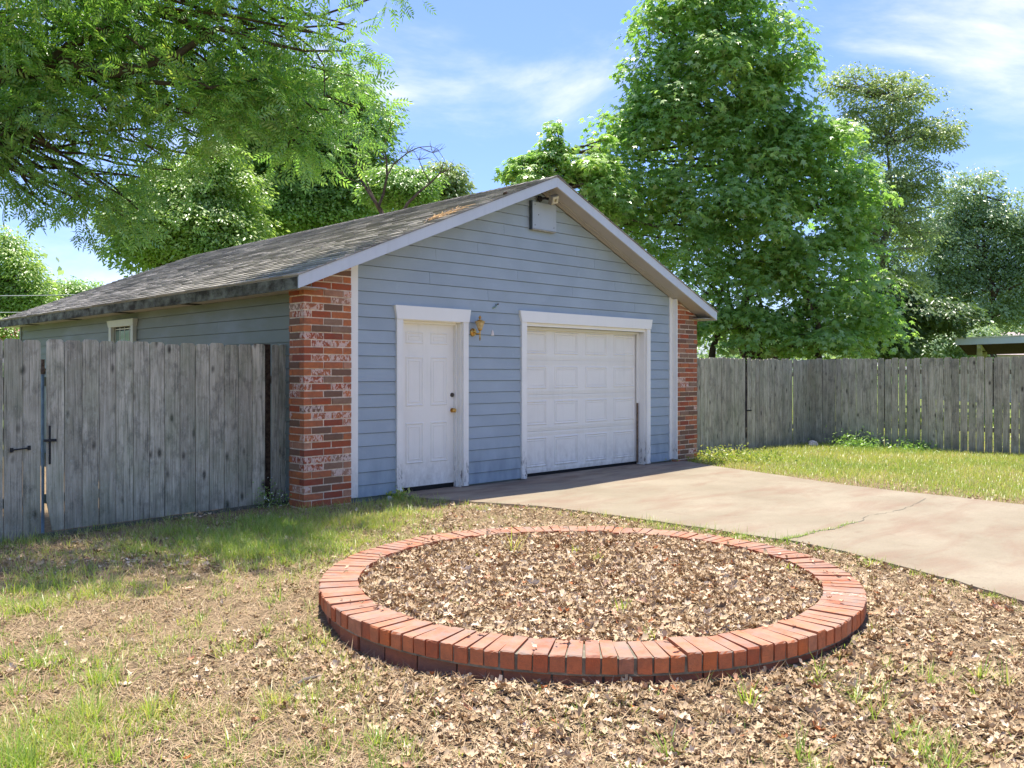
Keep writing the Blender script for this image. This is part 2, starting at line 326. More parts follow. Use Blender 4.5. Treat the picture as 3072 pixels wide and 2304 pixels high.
MAT['far_leaf'] = leaf_mat('far_leaves', [(0, (0.21, 0.31, 0.18)), (0.5, (0.30, 0.42, 0.23)), (1, (0.42, 0.52, 0.28))], 0.45, 0.05, tcol=(1.2, 1.2, 0.7))
MAT['blossom'] = litter('white_blossom', [(0, (0.7, 0.7, 0.62)), (1, (0.8, 0.78, 0.7))])
MAT['pink'] = litter('pink_blossom', [(0, (0.6, 0.2, 0.22)), (1, (0.75, 0.45, 0.4))])

# ------------------------------------------------------------------ helpers: objects
WORLD = {}
def link(o, parent=None, origin=(0, 0, 0)):
    COL.objects.link(o); WORLD[o.name] = Vector(origin)
    if parent is not None:
        o.parent = parent; o.location = Vector(origin) - WORLD[parent.name]
    else: o.location = origin
    return o
def thing(name, origin, label, cat, group=None):
    o = bpy.data.objects.new(name, None); o.empty_display_size = 0.2
    link(o, None, origin); return tag(o, label, cat, group)
def tag(o, label=None, cat=None, group=None, kind=None):
    if label: o['label'] = label
    if cat: o['category'] = cat
    if group: o['group'] = group
    if kind: o['kind'] = kind
    return o
def mesh_obj(name, verts, faces, mat, parent=None, origin=None, smooth=False):
    vs = [Vector(v) for v in verts]
    if origin is None:
        lo = Vector([min(v[i] for v in vs) for i in range(3)]); hi = Vector([max(v[i] for v in vs) for i in range(3)])
        origin = (lo + hi) / 2; origin.z = lo.z
    origin = Vector(origin)
    me = bpy.data.meshes.new(name); me.from_pydata([v - origin for v in vs], [], faces)
    me.materials.append(MAT[mat] if isinstance(mat, str) else mat)
    if smooth: me.polygons.foreach_set('use_smooth', [True] * len(me.polygons))
    me.update()
    return link(bpy.data.objects.new(name, me), parent, origin)
def shared_obj(name, me, parent, pos, rot=(0, 0, 0), scale=None):
    o = bpy.data.objects.new(name, me); link(o, parent, pos); o.rotation_euler = rot
    if scale: o.scale = scale
    return o
class MB:
    def __init__(s): s.v = []; s.f = []
    def box(s, a, b, jit=0.0):
        n = len(s.v); (x0, y0, z0), (x1, y1, z1) = a, b
        for p in ((x0, y0, z0), (x1, y0, z0), (x1, y1, z0), (x0, y1, z0), (x0, y0, z1), (x1, y0, z1), (x1, y1, z1), (x0, y1, z1)):
            s.v.append(tuple(q + random.uniform(-jit, jit) for q in p))
        s.f += [tuple(n + i for i in q) for q in ((0, 3, 2, 1), (4, 5, 6, 7), (0, 1, 5, 4), (1, 2, 6, 5), (2, 3, 7, 6), (3, 0, 4, 7))]; return s
    def hexa(s, pts):
        n = len(s.v); s.v += [tuple(p) for p in pts]
        s.f += [tuple(n + i for i in q) for q in ((0, 3, 2, 1), (4, 5, 6, 7), (0, 1, 5, 4), (1, 2, 6, 5), (2, 3, 7, 6), (3, 0, 4, 7))]; return s
    def prism_y(s, poly, y0, y1):   # poly of (x,z), counter-clockwise seen from -y
        n = len(s.v); m = len(poly)
        s.v += [(px, y0, pz) for px, pz in poly] + [(px, y1, pz) for px, pz in poly]
        s.f.append(tuple(range(n, n + m))); s.f.append(tuple(range(n + 2 * m - 1, n + m - 1, -1)))
        for i in range(m): j = (i + 1) % m; s.f.append((n + j, n + i, n + m + i, n + m + j))
        return s
    def prism_z(s, poly, z0, z1):
        n = len(s.v); m = len(poly)
        s.v += [(px, py, z0) for px, py in poly] + [(px, py, z1) for px, py in poly]
        s.f.append(tuple(range(n + m - 1, n - 1, -1))); s.f.append(tuple(range(n + m, n + 2 * m)))
        for i in range(m): j = (i + 1) % m; s.f.append((n + i, n + j, n + m + j, n + m + i))
        return s
    def tube(s, pts, radii, sides=8, cap=True):
        pts = [Vector(p) for p in pts]; n0 = len(s.v)
        for i, p in enumerate(pts):
            d = (pts[min(i + 1, len(pts) - 1)] - pts[max(i - 1, 0)]).normalized()
            a = d.cross(Vector((0, 0, 1)));
            if a.length < 1e-3: a = Vector((1, 0, 0))
            a.normalize(); b = d.cross(a); r = radii[i] if hasattr(radii, '__len__') else radii
            for k_ in range(sides):
                t = 2 * math.pi * k_ / sides; s.v.append(tuple(p + (a * math.cos(t) + b * math.sin(t)) * r))
        for i in range(len(pts) - 1):
            for k_ in range(sides):
                a0 = n0 + i * sides + k_; a1 = n0 + i * sides + (k_ + 1) % sides
                s.f.append((a0, a1, a1 + sides, a0 + sides))
        if cap:
            s.f.append(tuple(n0 + k_ for k_ in range(sides))[::-1]); e = n0 + (len(pts) - 1) * sides; s.f.append(tuple(e + k_ for k_ in range(sides)))
        return s
    def lathe(s, c, prof, sides=14):   # prof (r, z) about vertical axis through c
        return s.tube([(c[0], c[1], c[2] + z) for r, z in prof], [max(r, 1e-4) for r, z in prof], sides) if False else s._lathe(c, prof, sides)
    def _lathe(s, c, prof, sides):
        n0 = len(s.v)
        for r, z in prof:
            for k_ in range(sides):
                t = 2 * math.pi * k_ / sides; s.v.append((c[0] + r * math.cos(t), c[1] + r * math.sin(t), c[2] + z))
        for i in range(len(prof) - 1):
            for k_ in range(sides):
                a0 = n0 + i * sides + k_; a1 = n0 + i * sides + (k_ + 1) % sides
                s.f.append((a0, a1, a1 + sides, a0 + sides))
        s.f.append(tuple(n0 + k_ for k_ in range(sides))[::-1]); e = n0 + (len(prof) - 1) * sides; s.f.append(tuple(e + k_ for k_ in range(sides)))
        return s
    def obj(s, name, mat, parent=None, origin=None, smooth=False):
        return mesh_obj(name, s.v, s.f, mat, parent, origin, smooth)

def fast_mesh(name, V, T, mat, parent=None, origin=(0, 0, 0)):
    V = np.asarray(V, np.float32) - np.asarray(origin, np.float32); T = np.asarray(T, np.int32)
    me = bpy.data.meshes.new(name)
    me.vertices.add(len(V)); me.vertices.foreach_set('co', V.ravel())
    me.loops.add(3 * len(T)); me.loops.foreach_set('vertex_index', T.ravel())
    me.polygons.add(len(T)); me.polygons.foreach_set('loop_start', np.arange(len(T), dtype=np.int32) * 3)
    me.materials.append(MAT[mat]); me.update(calc_edges=True)
    return link(bpy.data.objects.new(name, me), parent, origin)

def norm(a): return a / (np.linalg.norm(a, axis=-1, keepdims=True) + 1e-9)
def scatter(temp, P, tip, nor, size):
    """instances of a (verts, tris) template: x along tip, z along nor"""
    tv, tt = temp; tip = norm(tip); nor = norm(nor - tip * (nor * tip).sum(1, keepdims=True)); sd = np.cross(nor, tip)
    s = np.asarray(size).reshape(-1, 1, 1)
    V = P[:, None, :] + s * (tv[None, :, 0:1] * tip[:, None, :] + tv[None, :, 1:2] * sd[:, None, :] + tv[None, :, 2:3] * nor[:, None, :])
    T = tt[None] + (np.arange(len(P)) * len(tv))[:, None, None]
    return V.reshape(-1, 3), T.reshape(-1, 3)
def join(parts):
    Vs, Ts, n = [], [], 0
    for V, T in parts: Vs.append(V); Ts.append(T + n); n += len(V)
    return np.concatenate(Vs), np.concatenate(Ts)

# leaf templates
def t_diamond():
    return np.array([(0, 0, 0), (.5, .26, .06), (1, 0, -.05), (.5, -.26, .06)], float), np.array([(0, 2, 1), (0, 3, 2)])
def t_star():
    v = [(0.30, 0, 0)]; n = 5
    angs = [-2.1, -1.0, 0, 1.0, 2.1]; L = [.5, .62, .72, .62, .5]
    ring = []
    for i, (a, l) in enumerate(zip(angs, L)):
        v.append((0.30 + l * math.cos(a), l * math.sin(a), -0.10)); ring.append(len(v) - 1)
        if i < 4:
            m = (a + angs[i + 1]) / 2; v.append((0.30 + .26 * math.cos(m), .26 * math.sin(m), .03)); ring.append(len(v) - 1)
    v.append((0.0, 0, 0)); ring.append(len(v) - 1)
    t = [(0, ring[i], ring[(i + 1) % len(ring)]) for i in range(len(ring))]
    return np.array(v, float), np.array(t)
def t_pecan():
    v, t = [], []
    def leaflet(bx, ang, L, w, z):
        n = len(v); c_, s_ = math.cos(ang), math.sin(ang); zz = -0.55 * abs(bx) ** 1.6 * 0.5 + z
        for l, q, h in ((0, 0, 0), (.42, w, .03), (1, 0, -.16), (.42, -w, .03)):
            v.append((bx + l * L * c_ - q * s_, l * L * s_ + q * c_, zz + h * L * 1.0 - (l * .05)))
        t.append((n, n + 2, n + 1)); t.append((n, n + 3, n + 2))
    for i, bx in enumerate((.22, .40, .58, .76, .92)):
        L = (.30, .36, .38, .36, .30)[i]
        leaflet(bx, 0.95, L, .055, 0); leaflet(bx, -0.95, L, .055, 0)
    leaflet(1.0, 0.0, .36, .055, 0)
    n = len(v); v.extend([(0, .008, 0), (0, -.008, 0), (.5, 0, -.09), (1.0, 0, -.275)]); t.extend([(n, n + 1, n + 2), (n, n + 2, n + 3)])
    return np.array(v, float), np.array(t)
def t_oak(curl=0.2, twist=0.1, seed=0):
    r = random.Random(seed); st = [(0, 0), (.22, .17), (.36, .09), (.56, .27), (.70, .14), (.86, .19), (1.0, 0)]
    v = []; idx = []
    for i, (l, w) in enumerate(st):
        h = curl * ((l - .5) ** 2) * 1.6 + r.uniform(-.04, .04)
        mid = len(v); v.append((l, r.uniform(-.02, .02), h))
        if w: v.append((l + r.uniform(-.05, .05), w * r.uniform(.8, 1.15), h + abs(curl) * w * 1.3 + twist * w)); v.append((l + r.uniform(-.05, .05), -w * r.uniform(.8, 1.15), h + abs(curl) * w * 1.1 - twist * w))
        idx.append((mid, mid + 1 if w else mid, mid + 2 if w else mid))
    t = []
    for a, b in zip(idx[:-1], idx[1:]):
        for side in (1, 2):
            q = [a[0], b[0], b[side], a[side]]
            if side == 2: q = q[::-1]
            q2 = []
            for e in q:
                if e not in q2: q2.append(e)
            for k_ in range(1, len(q2) - 1): t.append((q2[0], q2[k_], q2[k_ + 1]))
    return np.array(v, float), np.array(t)
def t_blade(bend=0.35):
    return np.array([(0, .5, 0), (0, -.5, 0), (.55, .34, bend * .35), (.55, -.34, bend * .35), (1, 0, bend)], float), np.array([(0, 1, 3), (0, 3, 2), (2, 3, 4)])
T_DIA, T_STAR, T_PEC = t_diamond(), t_star(), t_pecan()
T_OAK = [t_oak(.25, .1, 1), t_oak(.7, -.3, 2), t_oak(-.5, .5, 3), t_oak(1.1, .2, 4)]
def blades(P, az, lean, length, width, bend, rng):
    """grass or straw blades: narrow bent strips"""
    n = len(P); tip = np.c_[np.cos(az) * np.sin(lean), np.sin(az) * np.sin(lean), np.cos(lean)]
    ref = np.c_[np.cos(az) * np.cos(lean), np.sin(az) * np.cos(lean), -np.sin(lean)]
    sd = norm(np.cross(ref, tip)); L = length[:, None, None]; W = width[:, None, None]; B = (bend * length)[:, None, None]
    tv = np.array([(0, .5, 0), (0, -.5, 0), (.55, .36, .28), (.55, -.36, .28), (1, 0, 1)], float)
    V = P[:, None] + L * tv[None, :, 0:1] * tip[:, None] + W * tv[None, :, 1:2] * sd[:, None] + B * tv[None, :, 2:3] * ref[:, None]
    T = np.array([(0, 1, 3), (0, 3, 2), (2, 3, 4)])[None] + (np.arange(n) * 5)[:, None, None]
    return V.reshape(-1, 3), T.reshape(-1, 3)

# ------------------------------------------------------------------ ground, driveway
Z_DRIVE = -0.012
def mound(x_, y_):
    # litter and soil have banked up against the planter, least on its left
    dx, dy = x_ - 4.35, y_ + 4.78; r_ = np.hypot(dx, dy); a_ = np.arctan2(dy, dx); da = np.abs(np.abs(a_) - np.pi) * 1.0
    return 0.078 * np.exp(-((r_ - 1.66) / .42) ** 2) * (1 - .85 * np.exp(-(da / .5) ** 2)) * (r_ > 1.2)
def gz(x_, y_):
    return -0.045 + 0.010 * np.sin(x_ * 1.7 + 0.6 * y_) * np.cos(y_ * 1.3) - 0.012 * (x_ > 13) + mound(x_, y_)
rs = np.concatenate([np.linspace(0.0, 24, 161), np.geomspace(25, 700, 22)])
th = np.linspace(0, 2 * np.pi, 145)[:-1]
gv = [(6.0, -4.0, float(gz(np.float64(6.0), np.float64(-4.0))))]; gf = []
for r_ in rs[1:]:
    for t_ in th:
        gx, gy = 6 + r_ * math.cos(t_), -4 + r_ * math.sin(t_)
        gv.append((gx, gy, float(gz(np.float64(gx), np.float64(gy)))))
nth = len(th)
for k_ in range(nth): gf.append((0, 1 + k_, 1 + (k_ + 1) % nth))
for i in range(len(rs) - 2):
    for k_ in range(nth):
        a0 = 1 + i * nth + k_; a1 = 1 + i * nth + (k_ + 1) % nth; gf.append((a0, a0 + nth, a1 + nth, a1))
tag(mesh_obj('ground', gv, gf, 'ground', origin=(0, 0, 0), smooth=True), 'bare brown yard soil under straw and leaves', kind='structure')

DRIVE = [(6.36, 0.14), (6.42, -0.25), (6.52, -0.55), (6.66, -0.95), (6.80, -1.35), (7.0, -1.8), (7.08, -2.4), (7.12, -3.1), (7.14, -3.7), (7.12, -4.3), (7.16, -4.75), (7.05, -5.3), (6.86, -5.75), (6.62, -6.3), (6.33, -6.85), (5.9, -7.6), (5.6, -8.6), (5.5, -10), (5.5, -16),
         (10.2, -16), (10.6, -9), (10.8, -6.6), (10.96, -5.6), (11.07, -4.8), (11.10, -4.2), (11.22, -3.4), (11.45, -2.7), (11.68, -2.0), (11.85, -1.4), (12.0, -0.9), (12.2, -0.45), (12.36, -0.12), (12.36, 0.14)]
drv = []
for i, (a_, b_) in enumerate(DRIVE):
    c_, d_ = DRIVE[(i + 1) % len(DRIVE)]; L = math.hypot(c_ - a_, d_ - b_); nn = max(1, int(L / 0.12)) if b_ < -0.1 and L < 3 else 1
    for q in range(nn):
        t_ = q / nn; drv.append((a_ + (c_ - a_) * t_ + random.uniform(-.012, .012) * (nn > 1), b_ + (d_ - b_) * t_ + random.uniform(-.012, .012) * (nn > 1)))
tag(MB().prism_z(drv[::-1] if False else drv, -0.11, Z_DRIVE).obj('driveway', 'concrete'), 'stained tan concrete driveway in front of the garage', kind='structure')
DP = np.array(DRIVE)
def inside_drive(P):
    inn = np.zeros(len(P), bool); j = len(DP) - 1
    for i in range(len(DP)):
        xi, yi = DP[i]; xj, yj = DP[j]
        cond = ((yi > P[:, 1]) != (yj > P[:, 1])) & (P[:, 0] < (xj - xi) * (P[:, 1] - yi) / (yj - yi + 1e-12) + xi)
        inn ^= cond; j = i
    return inn
# crack across the slab
ck = [(7.12, -4.70), (7.4, -4.74), (7.75, -4.73), (8.0, -4.78), (8.3, -4.75), (8.55, -4.78), (8.9, -4.68), (9.3, -4.75), (9.7, -4.77), (10.2, -4.70), (10.8, -4.60)]
ckp = []
for (a_, b_), (c_, d_) in zip(ck[:-1], ck[1:]):
    for q in range(5): ckp.append((a_ + (c_ - a_) * q / 5, b_ + (d_ - b_) * q / 5 + random.uniform(-.018, .018)))
cv, cf = [], []
for i, (a_, b_) in enumerate(ckp):
    w = random.uniform(.003, .014) * (1 if a_ < 8.6 else .45); cv += [(a_, b_ - w, Z_DRIVE + .003), (a_, b_ + w, Z_DRIVE + .003)]
    if i: n = 2 * i; cf.append((n - 2, n, n + 1, n - 1))
tag(mesh_obj('driveway_crack', cv, cf, 'mortar_dark'), 'dark crack running across the concrete driveway', kind='structure')

# ------------------------------------------------------------------ the garage
RX, RZ, SL = 8.88, 4.195, 0.415          # ridge x, ridge height of deck top, slope
YF, YB = -0.38, 11.12                      # roof ends
EL, ER = 4.83, 12.93
def rz(x_): return RZ - SL * abs(x_ - RX)
def under(x_): return rz(x_) - 0.145
gar = thing('garage', (8.9, 5.3, 0), 'blue-grey clapboard garage with two brick corner columns and a white roll-up door', 'garage')
w = MB()   # wall core behind the siding, openings left out
w.box((5.19, 0.012, -0.1), (6.464, 0.15, 2.13)); w.box((7.438, 0.012, -0.1), (8.617, 0.15, 2.13)); w.box((11.385, 0.012, -0.1), (12.60, 0.15, 2.13))
w.prism_y([(5.19, 2.13), (12.60, 2.13), (12.60, under(12.60) - .01), (RX, under(RX) - .01), (5.19, under(5.19) - .01)], 0.012, 0.15)
w.box((5.19, 0.15, -0.1), (5.30, 4.92, 2.40)); w.box((5.19, 5.76, -0.1), (5.30, 10.7, 2.40)); w.box((5.19, 4.92, -0.1), (5.30, 5.76, 1.15)); w.box((5.19, 4.92, 2.20), (5.30, 5.76, 2.40))
w.box((12.48, 0.15, -0.1), (12.60, 10.7, 2.40)); w.prism_y([(5.30, -0.1), (12.48, -0.1), (12.48, under(12.48) - .01), (RX, under(RX) - .01), (5.30, under(5.30) - .01)], 10.58, 10.7)
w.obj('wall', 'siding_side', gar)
MB().box((5.25, 0.15, -0.12), (12.5, 10.6, -0.002)).obj('floor_slab', 'concrete', gar)
MB().box((5.30, 1.9, 0.0), (12.48, 1.95, 2.4)).obj('inner_partition', 'black', gar)

def siding_board(x0, x1, z0, z1, x0t=None, x1t=None):
    x0t = x0 if x0t is None else x0t; x1t = x1 if x1t is None else x1t
    yb, yt, ybk = -0.027 + random.uniform(-.001, .001), -0.016, 0.002
    zz = z1 - 0.0055
    MB().hexa([(x0, yb, z0), (x1, yb, z0), (x1, ybk, z0), (x0, ybk, z0), (x0t, yt, zz), (x1t, yt, zz), (x1t, ybk, zz), (x0t, ybk, zz)]).obj('siding_board', 'siding', gar)
EXPO = 0.1524
for i in range(0, 27):
    z0, z1 = i * EXPO + 0.012 * (i == 0), (i + 1) * EXPO
    def lim(z): return (RX - (RZ - 0.145 - z) / SL + .02, RX + (RZ - 0.145 - z) / SL - .02)
    if z0 > under(RX) - .02: break
    z1 = min(z1, under(RX) - .01)
    a0, b0 = lim(z0); a1, b1 = lim(z1)
    L0, R0, L1, R1 = max(5.72, a0), min(12.08, b0), max(5.72, a1), min(12.08, b1)
    R1 = max(R1, L1 + .02)
    segs = []
    if z0 < 2.25 and z1 <= 2.30:      # beside the two openings
        xs = [(5.72, 6.42), (7.50, 8.57), (11.46, 12.08)]
        if z1 > 2.14 and z0 > 2.1: xs = [(5.72, 6.36), (7.56, 8.53), (11.53, 12.08)]
        segs = [(a, b, a, b) for a, b in xs]
    else:
        cuts = {18: [8.46, 10.6], 19: [7.0, 11.0], 20: [7.715, 10.1], 15: [10.025], 16: [7.9, 11.1], 17: [6.9, 9.6], 21: [9.7], 22: [8.2]}.get(i, [])
        cuts = [c_ for c_ in cuts if L0 + .3 < c_ < R0 - .3]
        pts = [(L0, L1)] + [(c_, c_) for c_ in cuts] + [(R0, R1)]
        for (p0, p1), (q0, q1) in zip(pts[:-1], pts[1:]):
            segs.append((p0 + (.0015 if p0 != L0 else 0), q0 - (.0015 if q0 != R0 else 0), p1 + (.0015 if p0 != L0 else 0), q1 - (.0015 if q0 != R0 else 0)))
    for s_ in segs: siding_board(s_[0], s_[1], z0, z1, s_[2], s_[3])
# side wall siding (the wall on the left, x = 5.16)
for i in range(0, 16):
    z0, z1 = i * EXPO, min((i + 1) * EXPO, 2.392) + .003
    ys = [(0.21, 4.85), (5.84, 10.70)] if (z1 > 1.1 and z0 < 2.25) else [(0.21, 10.70)]
    out = []
    for a, b in ys:
        cs = [c_ for c_ in ([3.1, 7.4] if i % 3 == 0 else [2.2, 8.3] if i % 3 == 1 else [3.9, 9.1]) if a + .3 < c_ < b - .3]
        p = [a] + cs + [b]; out += list(zip(p[:-1], p[1:]))
    for a, b in out:
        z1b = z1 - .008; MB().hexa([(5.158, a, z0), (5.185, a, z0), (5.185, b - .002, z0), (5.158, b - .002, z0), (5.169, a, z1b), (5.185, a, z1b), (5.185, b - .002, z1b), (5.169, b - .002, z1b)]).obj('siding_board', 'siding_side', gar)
MB().box((5.145, 10.70, -0.05), (5.25, 10.80, 2.395)).obj('corner_board', 'siding_side', gar)

# white corner boards beside the brick columns
MB().hexa([(5.675, -.040, .02), (5.812, -.040, .02), (5.812, .008, .02), (5.675, .008, .02), (5.675, -.040, under(5.675) - .003), (5.812, -.040, under(5.812) - .003), (5.812, .008, under(5.812) - .003), (5.675, .008, under(5.675) - .003)]).obj('corner_board', 'white', gar)
MB().hexa([(12.035, -.040, .03), (12.108, -.040, .03), (12.108, .008, .03), (12.035, .008, .03), (12.035, -.040, under(12.035) - .003), (12.108, -.040, under(12.108) - .003), (12.108, .008, under(12.108) - .003), (12.035, .008, under(12.035) - .003)]).obj('corner_board', 'white', gar)
MB().hexa([(12.109, -.125, .03), (12.131, -.125, .03), (12.131, .008, .03), (12.109, .008, .03), (12.109, -.125, under(12.109) - .003), (12.131, -.125, under(12.131) - .003), (12.131, .008, under(12.131) - .003), (12.109, .008, under(12.109) - .003)]).obj('corner_board', 'white_chip', gar)

def brick(parent, x0, x1, y0, y1, z0, z1, head=False, clip=None):
    if clip:
        zt0, zt1 = min(z1, clip(x0)), min(z1, clip(x1))
        if zt0 < z0 + .012 and zt1 < z0 + .012: return
        zt0, zt1 = max(zt0, z0 + .004), max(zt1, z0 + .004)
    else: zt0 = zt1 = z1
    j = lambda: random.uniform(-.0018, .0018)
    b_ = 0.004
    P_ = [(x0 + j(), y0 + j(), z0 + j()), (x1 + j(), y0 + j(), z0 + j()), (x1 + j(), y1, z0), (x0 + j(), y1, z0), (x0 + j(), y0 + j(), zt0 + j()), (x1 + j(), y0 + j(), zt1 + j()), (x1 + j(), y1, zt1), (x0 + j(), y1, zt0)]
    MB().hexa(P_).obj('brick', 'brick_head' if head else 'brick', parent)
CO = 0.0813
def column(x0, x1, corner_left, zbase):
    col = MB()
    yb = 0.21 if corner_left else 0.0
    top = lambda x_: under(x_) - .012
    xa, xb = x0 + .005, x1 - .005
    if corner_left: col.hexa([(xa, -.0965, -.12), (xb, -.0965, -.12), (xb, .008, -.12), (xa, yb - .004, -.12), (xa, -.0965, top(xa)), (xb, -.0965, top(xb)), (xb, .008, top(xb)), (xa, yb - .004, min(top(xa), 2.38))])
    else: col.hexa([(xa, -.0965, -.12), (xb, -.0965, -.12), (xb, .21, -.12), (xa, .21, -.12), (xa, -.0965, top(xa)), (xb, -.0965, top(xb)), (xb, .21, top(xb)), (xa, .21, top(xa))])
    cobj = col.obj('brick_column', 'mortar', gar)
    cobj['label'] = 'brick column at the near corner beside the fence' if corner_left else 'narrow brick column at the far corner'
    n = 0; z = zbase; BL, HD, JT = 0.242, 0.088, 0.0140
    while z < 2.85:
        z1 = z + CO - JT; jog = random.choice((-.003, -.002, -.001, 0)) if n % 5 else -.007
        y0 = -.1005 + jog; cl = lambda x_: under(x_) - .008
        sx = jog if corner_left else -jog
        if n % 2 == 0: cuts = [(0, BL, False), (BL + JT, 2 * BL + JT, False), (2 * BL + 2 * JT, 1, True)]
        else: cuts = [(0, HD, True), (HD + JT, HD + JT + BL, False), (HD + 2 * JT + BL, 1, False)]
        for a, b, hd in cuts:
            if corner_left:
                p, q = x0 + a, (x1 if b == 1 else x0 + b)
                if a == 0: p += sx
            else:
                q, p = x1 - a, (x0 if b == 1 else x1 - b)
                if a == 0: q += sx
            brick(cobj, p, q, y0, (-.012 if not (hd and a == 0) else (.145 if corner_left else .145)), z, z1, hd, cl)
        if z1 < 2.42:      # return face
            if corner_left:
                if n % 2 == 0: brick(cobj, x0 + sx, x0 + .088, .0, .21, z, z1)
                else: brick(cobj, x0 + sx, x0 + .088, .156, .21, z, z1, True)
            else:
                if n % 2 == 0: brick(cobj, x1 - .088, x1 + sx, .0, .245, z, z1)
                else: brick(cobj, x1 - .088, x1 + sx, .156, .245, z, z1)
        z += CO; n += 1
column(5.06, 5.675, True, -0.10)
column(12.133, 12.742, False, -0.06)

# roof
roof = MB()
for s_, e in ((-1, EL), (1, ER)):
    xs = (e, RX)
    pts = [(e, YF + .01, rz(e) - .02), (RX, YF + .01, RZ - .02), (RX, YB - .01, RZ - .02), (e, YB - .01, rz(e) - .02), (e, YF + .01, rz(e)), (RX, YF + .01, RZ), (RX, YB - .01, RZ), (e, YB - .01, rz(e))]
    roof.hexa(pts)
roofo = roof.obj('roof', 'shingle', gar)
THETA = math.atan(SL); SLEN = (RX - EL) / math.cos(THETA)
def shingle_mesh(v):
    r_ = random.Random(v); w_ = .302; m = MB()
    j = lambda a: r_.uniform(-a, a)
    th_ = .016 + r_.uniform(0, .006)
    m.hexa([(0, 0, .0), (.135, 0, .0), (.135, w_, .0), (0, w_, 0), (0 + j(.004), 0, th_), (.137, 0, .004), (.137, w_, .004), (0 + j(.004), w_, th_ + j(.002))])
    me = bpy.data.meshes.new('shingle'); me.from_pydata(m.v, [], m.f); me.materials.append(MAT['shingle1']); me.update(); return me
SM = [shingle_mesh(v) for v in range(6)]
ctrl = []
rows = int(SLEN / 0.128) + 1
for i in range(rows):
    s0 = -0.02 + i * 0.128; off = (i % 2) * .152 + (i * .071) % .1
    wob = 0.0
    y_ = YF - .015
    q = 0
    while y_ < YB:
        w0 = .302 if q else .302 - off * .6
        w0 = min(w0, YB + .01 - y_)
        ctrl.append((s0, y_, w0, i, q)); y_ += w0 + .004; q += 1
def slope_pt(s, y_, h, side=-1):
    ct, st = math.cos(THETA), math.sin(THETA)
    if side < 0: return (EL + s * ct - h * st, y_, rz(EL) + s * st + h * ct)
    return (ER - s * ct + h * st, y_, rz(ER) + s * st + h * ct)
ctrl.sort(key=lambda c_: c_[1] * 1.0 + c_[0] * .35)
field = MB(); cnt = 0
for (s0, y_, w0, i, q) in ctrl:
    if s0 > SLEN - .13: pass
    lift = .001 + random.uniform(0, .004)
    if cnt < 290 and s0 < SLEN - .14:
        o = shared_obj('shingle', SM[random.randrange(6)], roofo, slope_pt(s0, y_, lift), (0, -THETA, 0), (1, w0 / .302, 1)); cnt += 1
    else:
        th_ = .015 + random.uniform(0, .008); s1 = min(s0 + .135, SLEN)
        if s1 - s0 < .02: continue
        P_ = [slope_pt(s0, y_, lift - .002), slope_pt(s1, y_, lift - .002), slope_pt(s1, y_ + w0, lift - .002), slope_pt(s0, y_ + w0, lift - .002),
              slope_pt(s0 + random.uniform(-.004, .004), y_, lift + th_), slope_pt(s1, y_, lift + .003), slope_pt(s1, y_ + w0, lift + .003), slope_pt(s0 + random.uniform(-.004, .004), y_ + w0, lift + th_)]
        field.hexa(P_)
for i in range(rows):
    s0 = -0.02 + i * .128; s1 = min(s0 + .135, SLEN)
    if s1 - s0 < .02: continue
    y_ = YF - .015
    while y_ < YB:
        w0 = min(.9, YB + .01 - y_)
        P_ = [slope_pt(s0, y_, .0, 1), slope_pt(s0, y_ + w0, .0, 1), slope_pt(s1, y_ + w0, .0, 1), slope_pt(s1, y_, .0, 1),
              slope_pt(s0, y_, .014, 1), slope_pt(s0, y_ + w0, .014, 1), slope_pt(s1, y_ + w0, .004, 1), slope_pt(s1, y_, .004, 1)]
        field.hexa(P_); y_ += w0 + .004
fo = field.obj('shingle_courses', 'shingle', roofo); fo['kind'] = 'stuff'
cap = MB(); y_ = YF - .02
while y_ < YB - .05:
    for sgn in (-1, 1):
        a = [(RX, y_, RZ + .022), (RX + sgn * .13, y_, RZ + .022 - .13 * SL), (RX + sgn * .13, y_ + .2, RZ + .014 - .13 * SL), (RX, y_ + .2, RZ + .014)]
        b = [(p[0], p[1], p[2] - .006) for p in a]
        cap.hexa(b + a if sgn > 0 else b + a)
    y_ += .195
cap.obj('ridge_cap', 'shingle', roofo)
